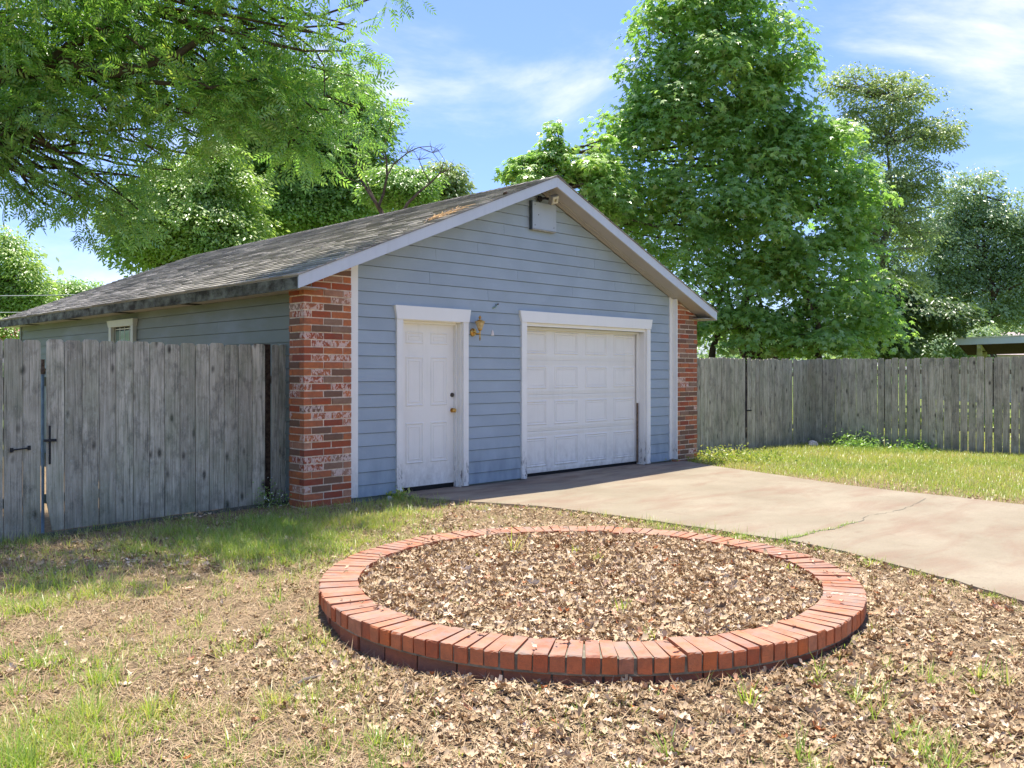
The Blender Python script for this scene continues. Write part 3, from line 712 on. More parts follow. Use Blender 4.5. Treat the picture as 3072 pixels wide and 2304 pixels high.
# rake boards at the front, with the seam at the peak
for s_, e, nm in ((-1, EL, 'l'), (1, ER, 'r')):
    MB().hexa([(e, YF, rz(e) - .142), (RX + s_ * .001, YF, RZ - .142), (RX + s_ * .001, YF + .022, RZ - .142), (e, YF + .022, rz(e) - .142),
               (e, YF, rz(e) - .004), (RX + s_ * .001, YF, RZ - .004), (RX + s_ * .001, YF + .022, RZ - .004), (e, YF + .022, rz(e) - .004)]).obj('rake_board', 'fascia', gar)
    MB().hexa([(e - s_ * .02, YF + .022, rz(e) - .135), (RX, YF + .022, RZ - .127), (RX, 0.02, RZ - .127), (e - s_ * .02, 0.02, rz(e) - .135),
               (e - s_ * .02, YF + .022, rz(e) - .122), (RX, YF + .022, RZ - .115), (RX, 0.02, RZ - .115), (e - s_ * .02, 0.02, rz(e) - .122)]).obj('rake_soffit', 'soffit', gar)
    MB().hexa([(e, YB - .022, rz(e) - .142), (RX, YB - .022, RZ - .142), (RX, YB, RZ - .142), (e, YB, rz(e) - .142),
               (e, YB - .022, rz(e) - .004), (RX, YB - .022, RZ - .004), (RX, YB, RZ - .004), (e, YB, rz(e) - .004)]).obj('rake_board', 'fascia', gar)
    # thin batten along the top of the siding under the soffit
    for off_, th2 in ((0.0, .02), (0.10, .008)):
        MB().hexa([(e - s_ * .35, -.024 - off_ - th2, rz(e - s_ * .35) - .145), (RX, -.024 - off_ - th2, RZ - .141), (RX, -.024 - off_, RZ - .141), (e - s_ * .35, -.024 - off_, rz(e - s_ * .35) - .145),
                   (e - s_ * .35, -.024 - off_ - th2, rz(e - s_ * .35) - .128), (RX, -.024 - off_ - th2, RZ - .126), (RX, -.024 - off_, RZ - .126), (e - s_ * .35, -.024 - off_, rz(e - s_ * .35) - .128)]).obj('soffit_batten', 'soffit', gar)
# eave fascia: mossy boards butted end to end along the left, one plain run on the right
ys = [YF + .03, 3.2, 6.4, 8.9, YB]
for a, b in zip(ys[:-1], ys[1:]):
    MB().box((EL - .002, a + .002, rz(EL) - .143 + random.uniform(-.004, .004)), (EL + .022, b - .002, rz(EL) - .018)).obj('fascia_board', 'moss_fascia', gar)['label'] = 'mossy grey-green eave board'
MB().box((EL + .022, YF + .03, rz(EL) - .125), (5.19, YB - .03, rz(EL) - .115)).obj('eave_soffit', 'soffit', gar)
MB().box((ER - .022, YF + .03, rz(ER) - .143), (ER, YB, rz(ER) - .018)).obj('fascia_board', 'fascia', gar)
MB().box((12.60, YF + .03, rz(ER) - .125), (ER - .022, YB - .03, rz(ER) - .115)).obj('eave_soffit', 'soffit', gar)
for yy_ in (2.6, 4.9, 7.2, 9.5):  # added black strips stand in for rafter-tail shadows under the eave
    MB().box((EL + .06, yy_, rz(EL) - .131), (5.15, yy_ + .22, rz(EL) - .127)).obj('rafter_shadow_strip', 'black', gar)

# person door
dx0, dx1, yl = 6.480, 7.425, 0.10
door = MB().box((dx0 + .006, yl, .045), (dx1 - .006, yl + .04, 2.12)).obj('door', 'door_white', gar)
W_ = dx1 - dx0
for (a, b) in ((.14, .44), (.56, .86)):
    for (z0, z1) in ((1.835, 1.99), (1.053, 1.68), (.335, .85)):
        x0, x1 = dx0 + a * W_, dx0 + b * W_; m = MB()
        def ringbox(m, x0, x1, z0, z1, wd, y0, y1):
            # a moulded frame: sloping ring of four strips
            o_ = [(x0, z0), (x1, z0), (x1, z1), (x0, z1)]; i_ = [(x0 + wd, z0 + wd), (x1 - wd, z0 + wd), (x1 - wd, z1 - wd), (x0 + wd, z1 - wd)]
            n = len(m.v); m.v += [(p[0], y1, p[1]) for p in o_] + [((p[0] + q[0]) / 2, y0, (p[1] + q[1]) / 2) for p, q in zip(o_, i_)] + [(p[0], y1 - .001, p[1]) for p in i_]
            for k_ in range(4):
                l = (k_ + 1) % 4; m.f += [(n + k_, n + l, n + 4 + l, n + 4 + k_), (n + 4 + k_, n + 4 + l, n + 8 + l, n + 8 + k_)]
        ringbox(m, x0, x1, z0, z1, .026, yl - .009, yl - .0005)
        ringbox(m, x0 + .045, x1 - .045, z0 + .045, z1 - .045, .018, yl - .005, yl - .0005)
        m.obj('door_panel', 'door_white', door)
kn = MB(); kx = dx1 - .055
def disc_y(m, x_, z_, r_, y0, y1, n=14, r2=None):
    r2 = r_ if r2 is None else r2; n0 = len(m.v)
    for k_ in range(n): t_ = 2 * math.pi * k_ / n; m.v.append((x_ + r_ * math.cos(t_), y0, z_ + r_ * math.sin(t_)))
    for k_ in range(n): t_ = 2 * math.pi * k_ / n; m.v.append((x_ + r2 * math.cos(t_), y1, z_ + r2 * math.sin(t_)))
    m.f.append(tuple(range(n0, n0 + n))); m.f.append(tuple(range(n0 + 2 * n - 1, n0 + n - 1, -1)))
    for k_ in range(n): l = (k_ + 1) % n; m.f.append((n0 + l, n0 + k_, n0 + n + k_, n0 + n + l))
disc_y(kn, kx, .985, .030, yl - .008, yl); disc_y(kn, kx, .985, .012, yl - .045, yl - .008); disc_y(kn, kx, .985, .026, yl - .062, yl - .045, r2=.029); disc_y(kn, kx, .985, .014, yl - .07, yl - .062, r2=.026)
kn.obj('door_knob', 'brass', door, smooth=False)
db = MB(); disc_y(db, kx, 1.185, .027, yl - .014, yl, r2=.029); disc_y(db, kx, 1.185, .013, yl - .022, yl - .014); db.obj('deadbolt', 'bronze', door)
MB().box((dx0, yl - .0, Z_DRIVE), (dx1, yl + .05, .044)).obj('door_gap', 'black', gar)
# jambs, stops and casing of the person door
for x0, x1 in ((6.466, 6.482), (7.422, 7.436)):
    MB().box((x0, -.016, Z_DRIVE), (x1, .15, 2.13)).obj('door_jamb', 'white_chip', gar)
MB().box((7.400, .055, Z_DRIVE), (7.421, yl - .002, 2.11)).obj('door_stop', 'white_chip', gar)
MB().box((6.4665, -.016, 2.118), (7.4355, .15, 2.132)).obj('door_jamb', 'white', gar)
MB().box((6.4825, .055, 2.09), (7.3995, yl - .002, 2.1175)).obj('door_stop', 'white', gar)
def casing(x0, x1, z1, wd, tp, flare, mat='white', bot=.0):
    MB().box((x0 - wd, -.050, bot), (x0 - .001, .006, z1)).obj('casing', mat, gar)
    MB().box((x1 + .001, -.050, bot), (x1 + wd, .006, z1)).obj('casing', mat, gar)
    MB().box((x1 + .001, -.056, bot), (x1 + .016, -.0501, z1 - .002)).obj('casing_bead', mat, gar)
    MB().prism_y([(x0 - wd - .004, z1 + .001), (x1 + wd + .004, z1 + .001), (x1 + wd + flare, tp), (x0 - wd - flare, tp)], -.060, .006).obj('casing_head', 'white', gar)
casing(6.466, 7.436, 2.128, .094, 2.296, .034, 'white_chip', .0)
casing(8.619, 11.383, 2.178, .100, 2.336, .042, 'white_chip', .0)
# roll-up door
gy = .15; gx0, gx1 = 8.60, 11.40
gd = MB().box((gx0, gy + .012, .03), (gx1, gy + .05, 2.16)).obj('garage_door', 'door_white', gar)
joins = [.03, .63, 1.157, 1.655, 2.16]
for s0, s1 in zip(joins[:-1], joins[1:]):
    m = MB(); m.box((gx0, gy, s0 + .003), (gx1, gy + .0118, s1 - .003))
    for g_ in (.030, .052):      # pressed ribs along the section joint
        m.box((gx0, gy - .006, s0 + g_ - .004), (gx1, gy - .0002, s0 + g_ + .004))
        if s1 < 2.1: m.box((gx0, gy - .006, s1 - g_ - .004), (gx1, gy - .0002, s1 - g_ + .004))
    sec = m.obj('door_section', 'door_white', gd)
    pw = (11.383 - 8.619) / 4
    for q in range(4):
        cx_ = 8.619 + pw * (q + .5); m = MB()
        z0, z1 = s0 + .085, s1 - .085
        ringbox(m, cx_ - .265, cx_ + .265, z0, z1, .030, gy - .010, gy - .0005)
        ringbox(m, cx_ - .225, cx_ + .225, z0 + .04, z1 - .04, .016, gy - .006, gy - .0005)
        m.obj('raised_panel', 'door_white', gd)
MB().box((8.619, gy - .004, Z_DRIVE + .001), (11.383, gy + .05, .03)).obj('weather_seal', 'black', gar)
MB().box((8.6195, -.016, Z_DRIVE), (8.637, gy - .008, 2.13)).obj('door_jamb', 'white', gar)
MB().box((11.365, -.016, Z_DRIVE), (11.3825, gy - .008, 2.13)).obj('door_jamb', 'white_chip', gar)
MB().box((11.330, .100, .985), (11.3645, .128, 2.12)).obj('door_stop', 'white_chip', gar)
MB().box((11.340, .100, .01), (11.352, .128, .98)).obj('jamb_strip', 'rust', gar)['label'] = 'rusty metal strip on the lower jamb'
MB().box((8.619, -.016, 2.130), (11.383, gy - .008, 2.1775)).obj('door_jamb', 'white', gar)
MB().box((8.619, .085, 2.095), (11.345, .118, 2.1295)).obj('door_stop', 'white', gar)
# siding patch marks
MB().prism_y([(7.950, 1.975), (8.005, 1.975), (7.995, 2.02), (7.982, 2.05), (7.972, 2.05), (7.958, 2.02)], -.030, -.012).obj('bare_patch', flat('bare_primer', (0.74, 0.66, 0.60)), gar)
# gable hatch
hatch = MB().box((8.705, -.066, 3.50), (9.20, -.030, 3.875)).obj('gable_hatch', 'hatch', gar)
MB().box((8.685, -.074, 3.485), (8.704, -.022, 3.885)).obj('hatch_edge', flat('dark_edge', (0.06, 0.08, 0.10)), hatch)
MB().box((8.705, -.074, 3.478), (9.18, -.022, 3.496)).obj('hatch_sill', flat('sill_tan', (0.34, 0.32, 0.26)), hatch)
for hx, hz in ((8.83, 3.70), (8.76, 3.55), (9.15, 3.55), (8.76, 3.84)):
    m = MB(); disc_y(m, hx, hz, .008, -.069, -.066, 8); m.obj('screw', 'bronze', hatch)
# side window
win = MB()
win.box((5.10, 4.85, 1.05), (5.158, 4.945, 2.19)); win.box((5.10, 5.745, 1.05), (5.158, 5.84, 2.19)); win.box((5.10, 4.946, 1.05), (5.158, 5.744, 1.13))
MAT['window_trim'] = mat_paint('window_trim_in_shade', (0.55, 0.56, 0.46), .3)  # white trim with its dull greenish shade painted into the base colour
wino = win.obj('window', 'window_trim', gar)
MB().hexa([(5.095, 4.84, 2.191), (5.16, 4.84, 2.191), (5.16, 5.85, 2.191), (5.095, 5.85, 2.191), (5.085, 4.81, 2.295), (5.16, 4.81, 2.295), (5.16, 5.88, 2.295), (5.085, 5.88, 2.295)]).obj('window_head', 'window_trim', wino)
for k_ in range(4):
    y0 = 4.965 + k_ * .19
    for q in range(2): MB().box((5.166, y0 + .008, 1.15 + q * .5), (5.17, y0 + .182, 1.63 + q * .5)).obj('pane', 'glass', wino)
for k_ in range(5): MB().box((5.162, 4.959 + k_ * .19, 1.131), (5.168, 4.971 + k_ * .19, 2.189)).obj('muntin', 'window_trim', wino)
for zz in (1.131, 1.632, 2.15): MB().box((5.1625, 4.972, zz), (5.1685, 5.73, zz + .016)).obj('muntin', 'window_trim', wino)
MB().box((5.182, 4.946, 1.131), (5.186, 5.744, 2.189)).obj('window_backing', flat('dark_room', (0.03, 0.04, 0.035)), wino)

# ------------------------------------------------------------------ things on the garage front
lx, ly = 7.66, -.125
lam = thing('wall_lantern', (lx, -.02, 1.9), 'brass coach lantern on the blue siding beside the person door', 'lantern')
m = MB(); disc_y(m, 7.625, 2.005, .050, -.040, -.022, 18, r2=.055); disc_y(m, 7.625, 2.005, .030, -.052, -.040, 18, r2=.045); m.obj('backplate', 'brass', lam)
MB().tube([(7.625, -.05, 2.005), (7.63, -.085, 1.985), (7.645, -.115, 1.985), (lx, ly, 2.0)], .009, 8).obj('arm', 'brass', lam)
MB().lathe((lx, ly, 1.895), [(.003, 0), (.011, .008), (.006, .018), (.014, .028), (.009, .04), (.009, .125), (.024, .135), (.030, .15), (.028, .158)]).obj('stem', 'brass', lam)
MB().lathe((lx, ly, 2.053), [(.030, 0), (.042, .03), (.058, .085)], 12).obj('glass_shade', 'amber', lam)
for k_ in range(4):
    t_ = math.pi / 4 + k_ * math.pi / 2; MB().tube([(lx + .028 * math.cos(t_), ly + .028 * math.sin(t_), 2.053), (lx + .060 * math.cos(t_), ly + .060 * math.sin(t_), 2.14)], .003, 6).obj('rib', 'brass', lam)
MB().lathe((lx, ly, 2.138), [(.072, 0), (.072, .006), (.042, .018), (.034, .028), (.012, .034), (.010, .045), (.020, .052), (.022, .06), (.010, .07), (.012, .078), (.002, .086)]).obj('cap', 'brass', lam)
fl = thing('floodlight', (8.95, -.2, 3.86), 'square floodlight with a dusty lens under the gable peak', 'floodlight')
c_ = Vector((8.945, -.25, 3.905)); R_ = Matrix.Rotation(math.radians(-18), 3, 'Y') @ Matrix.Rotation(math.radians(28), 3, 'X')
def rbox(a, b):
    return [tuple(c_ + R_ @ Vector(p)) for p in ((a[0], a[1], a[2]), (b[0], a[1], a[2]), (b[0], b[1], a[2]), (a[0], b[1], a[2]), (a[0], a[1], b[2]), (b[0], a[1], b[2]), (b[0], b[1], b[2]), (a[0], b[1], b[2]))]
MB().hexa(rbox((-.072, -.03, -.062), (.072, .03, .062))).obj('housing', flat('flood_metal', (0.32, 0.29, 0.24), 0.5, 0.4, 0.5), fl)
MB().hexa(rbox((-.060, -.036, -.050), (.060, -.0305, .050))).obj('lens', 'lens', fl)
MB().hexa(rbox((-.020, -.041, -.022), (.018, -.0365, .022))).obj('bulb', flat('old_bulb', (0.25, 0.2, 0.1), 0.3), fl)
MB().tube([tuple(c_ + Vector((-.02, .03, .0))), (8.88, -.14, 3.93), (8.86, -.06, 3.93)], .018, 8).obj('bracket', 'iron', fl)
m = MB(); disc_y(m, 8.86, 3.93, .045, -.075, -.058, 12); m.obj('base', 'iron', fl)
hk = thing('cable_bracket', (8.02, -.03, 2.36), 'small green and grey metal bracket on the siding above the lantern', 'bracket')
MB().tube([(7.985, -.022, 2.345), (8.02, -.05, 2.36), (8.055, -.03, 2.395)], [.014, .008, .012], 7).obj('clip', flat('green_grey', (0.25, 0.36, 0.30), 0.5, var=.4, scale=60), hk)
MB().tube([(8.04, -.024, 2.385), (8.07, -.05, 2.405)], .010, 7).obj('bolt', 'bronze', hk)
# pine straw and twigs caught on the roof
tw = thing('twig_heap', (6.9, -.2, rz(6.9)), 'bundle of orange pine straw and twigs lying on the roof edge', 'twigs')
m = MB()
for _ in range(60):
    s = random.uniform(2.05, 2.62); y0 = random.gauss(-.16, .06) + (s - 2.3) * -.15; L = random.uniform(.08, .22); a = random.gauss(.25, .5)
    p = slope_pt(s, max(y0, -.36), .02 + random.uniform(0, .035)); q = slope_pt(s + L * math.cos(a), max(y0, -.36) + L * math.sin(a), .02 + random.uniform(0, .05))
    m.tube([p, q], .003, 3, cap=False)
m.obj('straw', 'twig', tw)
m = MB()
for _ in range(5):
    s = random.uniform(1.95, 2.5); y0 = random.uniform(-.25, -.1)
    m.tube([slope_pt(s, y0, .02), slope_pt(s + .1, y0 + .05, .06), slope_pt(s + .22, y0 + .1, .05)], [.008, .006, .003], 5)
m.obj('twig', 'bark_grey', tw)
tag(MB().tube([slope_pt(3.38, -.3, .02), slope_pt(3.46, -.26, .03)], [.03, .015], 6).obj('leaf_clump', 'dark_wood'), 'dark leaf clump on the roof edge nearer the peak', 'leaf clump')

# ------------------------------------------------------------------ fences
def picket(parent, A, B, z0, z1, mat, th=.017, ear=.022, dir_out=None, name='board', tilt=0.0, notch=None):
    """board whose face runs from plan point A to B, outer side towards the camera"""
    ax, ay = A; bx, by = B; L = math.hypot(bx - ax, by - ay); ux, uy = (bx - ax) / L, (by - ay) / L; nx, ny = uy, -ux
    if (CAM[0] - ax) * nx + (CAM[1] - ay) * ny < 0: nx, ny = -nx, -ny
    t = .0038
    prof = [(t, z0), (L - t, z0 + random.uniform(-.004, .004)), (L - t, z1 - ear), (L - t - ear, z1), (t + ear, z1), (t, z1 - ear)]
    if notch: prof = [(t + notch, z0), (L - t, z0), (L - t, z1 - ear), (L - t - ear, z1), (t + ear, z1), (t, z1 - ear), (t, z0 + .28)]
    d0 = random.uniform(-.004, .004); m = MB(); n = len(prof)
    for dd in (d0 + th, d0):
        for s, z in prof:
            s2 = s + tilt * (z - z0); m.v.append((ax + ux * s2 + nx * dd, ay + uy * s2 + ny * dd, z))
    flip = (ux * ny - uy * nx) > 0
    f1 = tuple(range(n)); f2 = tuple(range(2 * n - 1, n - 1, -1)); sides = [((i + 1) % n, i, n + i, n + (i + 1) % n) for i in range(n)]
    fs = [f1, f2] + sides
    if flip: fs = [f[::-1] for f in fs]
    m.f = fs
    o = m.obj(name, mat, parent, origin=(ax, ay, z0)); return o
def rail(parent, A, B, z, mat, h=.085, off=.022):
    ax, ay = A; bx, by = B; L = math.hypot(bx - ax, by - ay); ux, uy = (bx - ax) / L, (by - ay) / L; nx, ny = uy, -ux
    if (CAM[0] - ax) * nx + (CAM[1] - ay) * ny < 0: nx, ny = -nx, -ny
    P_ = []
    for z_ in (z, z + h):
        for (qx, qy), o_ in (((ax, ay), off), ((bx, by), off), ((bx, by), off + .038), ((ax, ay), off + .038)): P_.append((qx - nx * o_, qy - ny * o_, z_))
    return MB().hexa(P_).obj('rail', mat, parent)
def post(parent, P_, z1, mat, s=.045, off=.065):
    return MB().box((P_[0] - s, P_[1] + off - s, -.3), (P_[0] + s, P_[1] + off + s, z1)).obj('post', mat, parent)

GA, GB = (5.15, .49), (2.48, .30)
gate = thing('fence_gate', (3.8, .4, -.03), 'wide weathered grey picket gate left of the brick column, boards 14 across', 'gate')
edges = [137, 191, 244, 295, 345, 397, 446, 492, 538, 584, 626, 670, 712, 754, 793]
for i, (a, b) in enumerate(zip(edges[:-1], edges[1:])):
    A, B = on_line(a, GA, GB), on_line(b, GA, GB)
    top = 1.785 + random.uniform(-.016, .014)
    picket(gate, A, B, -.005, top, 'fence_l', notch=.05 if i == 0 else None)
rail(gate, on_line(140, GA, GB), on_line(790, GA, GB), .25, 'old_wood'); rail(gate, on_line(140, GA, GB), on_line(790, GA, GB), 1.35, 'old_wood')
fp = thing('privacy_fence', (4.95, .48, -.03), 'narrow grey fence panel between the gate and the brick column', 'fence')
picket(fp, on_line(813, GA, GB), on_line(834, GA, GB), -.03, 1.795, 'fence_l', ear=.012)
picket(fp, on_line(835, GA, GB), on_line(869, GA, GB), -.03, 1.80, 'fence_l', ear=.012)
pp = on_line(803, GA, GB); post(fp, pp, 1.80, 'dark_wood', .05, .075); rail(fp, on_line(815, GA, GB), on_line(868, GA, GB), 1.35, 'old_wood', off=.02)
LA, LB = (2.42, .285), (1.60, .13)
leaf = thing('fence_gate', (2.1, .2, -.03), 'small green-stained picket gate at the left edge with an iron latch', 'gate')
for a, b in ((-150, -98), (-97, -46), (-45, 7), (8, 65), (66, 120)):
    A, B = on_line(a, LA, LB), on_line(b, LA, LB)
    picket(leaf, A, B, -.055, 1.775 + random.uniform(0, .015), 'fence_l')
rail(leaf, on_line(-150, LA, LB), on_line(118, LA, LB), .25, 'old_wood'); rail(leaf, on_line(-150, LA, LB), on_line(118, LA, LB), 1.35, 'old_wood')
p0, p1 = on_line(32, LA, LB), on_line(84, LA, LB); zL = 1.475 - (1348 - HY) / F * 7.9
nA = Vector((p0[0], p0[1] - .035, zL)); nB = Vector((p1[0], p1[1] - .035, zL + .01))
MB().tube([nA, nB], .007, 6).obj('latch_bar', 'iron', leaf)
for p in (nA, nB): MB().lathe((p.x, p.y, p.z - .02), [(.014, 0), (.014, .04)], 8).obj('latch_plate', 'iron', leaf)
pv = on_line(128, LA, LB)
pipe = thing('gate_pipe', (pv[0] + .06, pv[1] + .12, 0), 'blue-grey metal pipe with a rusty cap in the gap between the gates', 'pipe')
MB().tube([(pv[0] + .03, pv[1] + .10, -.1), (pv[0] + .03, pv[1] + .10, 1.50)], .014, 10).obj('tube', 'blue_pipe', pipe)
MB().lathe((pv[0] + .03, pv[1] + .10, 1.46), [(.024, 0), (.026, .05), (.016, .06), (.016, .13), (.02, .14)], 10).obj('cap', 'rust', pipe)
la = thing('gate_latch', (pv[0] + .07, pv[1] - .01, .7), 'black iron drop latch hanging in the gap between the two left gates', 'latch')
MB().box((pv[0] + .045, pv[1] - .03, .62), (pv[0] + .062, pv[1] - .018, .98)).obj('drop_bar', 'iron', la)
MB().box((pv[0] - .0, pv[1] - .035, .83), (pv[0] + .11, pv[1] - .02, .855)).obj('catch', 'iron', la)
kb0, kb1 = on_line(112, GA, GB), on_line(850, GA, GB)
kb = MB().hexa([(kb0[0], kb0[1] - .075, -.06), (kb1[0], kb1[1] - .075, -.06), (kb1[0], kb1[1] - .035, -.06), (kb0[0], kb0[1] - .035, -.06), (kb0[0], kb0[1] - .075, -.012), (kb1[0], kb1[1] - .075, .0), (kb1[0], kb1[1] - .035, .0), (kb0[0], kb0[1] - .035, -.012)]).obj('ground_timber', 'old_wood')
tag(kb, 'long weathered timber lying along the foot of the left gate', 'timber')

# right-hand fences
RA, RB_, RC = (12.80, .47), (17.66, .30), (18.05, -6.6)
rg = thing('fence_gate', (15.6, .4, -.09), 'grey-brown picket gate in the far fence, hung off the right brick column', 'gate')
f1 = thing('privacy_fence', (14.2, .45, -.09), 'short run of grey pickets between the right brick column and the far gate', 'fence')
f3 = thing('privacy_fence', (17.4, .3, -.09), 'pickets between the far gate and the corner of the yard', 'fence')
f2 = thing('privacy_fence', (17.9, -3.2, -.09), 'long dark picket fence with light gaps along the right side of the yard', 'fence')
def run(parent, A, B, z0, ztop, mat, wd=.14, gapf=None, x_from=0.0, x_to=None, tl=0.0):
    L = math.hypot(B[0] - A[0], B[1] - A[1]); ux, uy = (B[0] - A[0]) / L, (B[1] - A[1]) / L; s = x_from; x_to = L if x_to is None else x_to; i = 0
    while s < x_to - .03:
        w_ = min(wd * random.uniform(.93, 1.05), x_to - s); g_ = gapf(i) if gapf else 0.0
        P0 = (A[0] + ux * s, A[1] + uy * s); P1 = (A[0] + ux * (s + w_ - g_), A[1] + uy * (s + w_ - g_))
        b0 = z0 + random.uniform(-.02, .02)
        picket(parent, P0, P1, b0, ztop + random.uniform(-.020, .018), mat, tilt=tl + random.uniform(-.002, .002)); s += w_; i += 1
sg = math.dist(RA, on_line(2234, RA, RB_)); sh = math.dist(RA, on_line(2241, RA, RB_)); si = math.dist(RA, on_line(2377, RA, RB_)); sj = math.dist(RA, on_line(2378.4, RA, RB_))
run(f1, RA, RB_, -.09, 1.76, 'fence_r', x_to=sg); run(rg, RA, RB_, -.07, 1.755, 'fence_r', x_from=sh, x_to=si); run(f3, RA, RB_, -.07, 1.745, 'fence_r', x_from=sj)
rail(rg, on_line(2242, RA, RB_), on_line(2376, RA, RB_), .3, 'old_wood'); rail(rg, on_line(2242, RA, RB_), on_line(2376, RA, RB_), 1.4, 'old_wood')
rail(f1, RA, on_line(2234, RA, RB_), .3, 'old_wood'); rail(f1, RA, on_line(2234, RA, RB_), 1.4, 'old_wood')
hp = on_line(2238, RA, RB_); MB().box((hp[0] - .01, hp[1] - .035, .72), (hp[0] + .16, hp[1] - .02, .745)).obj('latch_bar', 'iron', rg)
rail(f3, on_line(2382, RA, RB_), RB_, .3, 'old_wood'); rail(f3, on_line(2382, RA, RB_), RB_, 1.4, 'old_wood'); post(f1, on_line(2230, RA, RB_), 1.6, 'old_wood', .045, .12)
gapr = random.Random(5)
run(f2, RB_, RC, -.075, 1.765, 'fence_r', .143, gapf=lambda i: (gapr.choice((.001, .003, .006, .012, .016)) if i > 9 else 0.0))
for z_ in (.35, 1.45): rail(f2, RB_, RC, z_, 'old_wood')
for q in (0.0, .35, .7, 1.0):
    px_, py_ = RB_[0] + (RC[0] - RB_[0]) * q, RB_[1] + (RC[1] - RB_[1]) * q; MB().box((px_ + .065, py_ - .045, -.3), (px_ + .155, py_ + .045, 1.7)).obj('post', 'old_wood', f2)

# ------------------------------------------------------------------ round brick planter
PC = (4.35, -4.78); PR, PI_ = 1.715, 1.475; ZT = .165
pl = thing('brick_planter', (PC[0], PC[1], -.05), 'low round red brick planter ring filled with dead leaves', 'planter')
def ring_mesh(r0, r1, z0, z1, n=96):
    m = MB()
    for k_ in range(n):
        t_ = 2 * math.pi * k_ / n
        for r_, z_ in ((r0, z0), (r1, z0), (r1, z1), (r0, z1)): m.v.append((PC[0] + r_ * math.cos(t_), PC[1] + r_ * math.sin(t_), z_))
    for k_ in range(n):
        a = 4 * k_; b = 4 * ((k_ + 1) % n)
        for q in range(4): r_ = (q + 1) % 4; m.f.append((a + q, a + r_, b + r_, b + q))
    return m
ring_mesh(PI_ + .012, PR - .012, .07, ZT - .012).obj('mortar_bed', 'mortar_dark', pl)
ring_mesh(PI_ + .03, PR - .048, -.12, .075).obj('mortar_core', 'mortar_dark', pl)
N = 134
for k_ in range(N):
    t0 = 2 * math.pi * k_ / N; da = 2 * math.pi / N; jz = random.gauss(0, .0028); jr = random.gauss(0, .0028); t0 += random.uniform(-.002, .002)
    g_ = .0066 / PR
    broken = 0.0
    def pt(r_, t_, z_, j=.0022): return (PC[0] + r_ * math.cos(t_) + random.uniform(-j, j), PC[1] + r_ * math.sin(t_) + random.uniform(-j, j), z_ + random.uniform(-j, j))
    # brick keeps its width: the joint closes to nearly nothing at the inner end
    ta, tb = t0 + g_, t0 + da - g_ * .9; gi = .002 / PI_; tia, tib = t0 + gi, t0 + da - gi
    zt, zb, ro, ri = ZT + jz, .083, PR + jr, PI_ + jr
    tm = (ta + tb) / 2; cz = random.uniform(.002, .009); cr = random.uniform(.003, .008)
    v = [pt(ri, tia, zb), pt(ri, tib, zb), pt(ro - .001, tb, zb), pt(ro - .001, ta, zb), pt(ri, tia, zt), pt(ri, tib, zt)]
    # chipped outer arris: row of vertices between top and face
    top = [pt(ro - cr * random.uniform(.5, 1.4), ta + (tb - ta) * q / 4, zt, .0012) for q in range(5)]
    face = [pt(ro, ta + (tb - ta) * q / 4, zt - cz * random.uniform(.5, 1.6), .0012) for q in range(5)]
    v += top + face; f = [(0, 1, 2, 3), (0, 4, 5, 1)]
    T0, F0 = 6, 11
    f.append((4, T0, T0 + 1, T0 + 2, T0 + 3, T0 + 4, 5))
    for q in range(4): f.append((T0 + q, F0 + q, F0 + q + 1, T0 + q + 1))
    f.append((F0, 3, 2, F0 + 4, F0 + 3, F0 + 2, F0 + 1)); f.append((0, 3, F0, T0, 4)); f.append((1, 5, T0 + 4, F0 + 4, 2))
    f = [q[::-1] for q in f]
    mesh_obj('brick', v, f, 'brick_cap', pl)
N2 = 44
for k_ in range(N2):
    t0 = 2 * math.pi * (k_ + .3) / N2; da = 2 * math.pi / N2; g_ = .006 / PR; ro = PR - .036 + random.uniform(-.006, .006); ri = ro - .08
    pts = []
    for z_ in (-.03, .070):
        pts += [pt(ri, t0 + g_, z_), pt(ro, t0 + g_, z_), pt(ro, t0 + da - g_, z_), pt(ri, t0 + da - g_, z_)]
    MB().hexa(pts).obj('brick', 'brick_low', pl)
soil = MB(); n = 48; soil.v.append((PC[0], PC[1], .115))
for rr, zz in ((.7, .12), (1.2, .12), (PI_ + .01, .10)):
    for k_ in range(n): t_ = 2 * math.pi * k_ / n; soil.v.append((PC[0] + rr * math.cos(t_), PC[1] + rr * math.sin(t_), zz + random.uniform(-.012, .012)))
for k_ in range(n): soil.f.append((0, 1 + k_, 1 + (k_ + 1) % n))
for i in range(2):
    for k_ in range(n): a = 1 + i * n + k_; b = 1 + i * n + (k_ + 1) % n; soil.f.append((a, a + n, b + n, b))
soil.obj('soil', 'ground', pl)

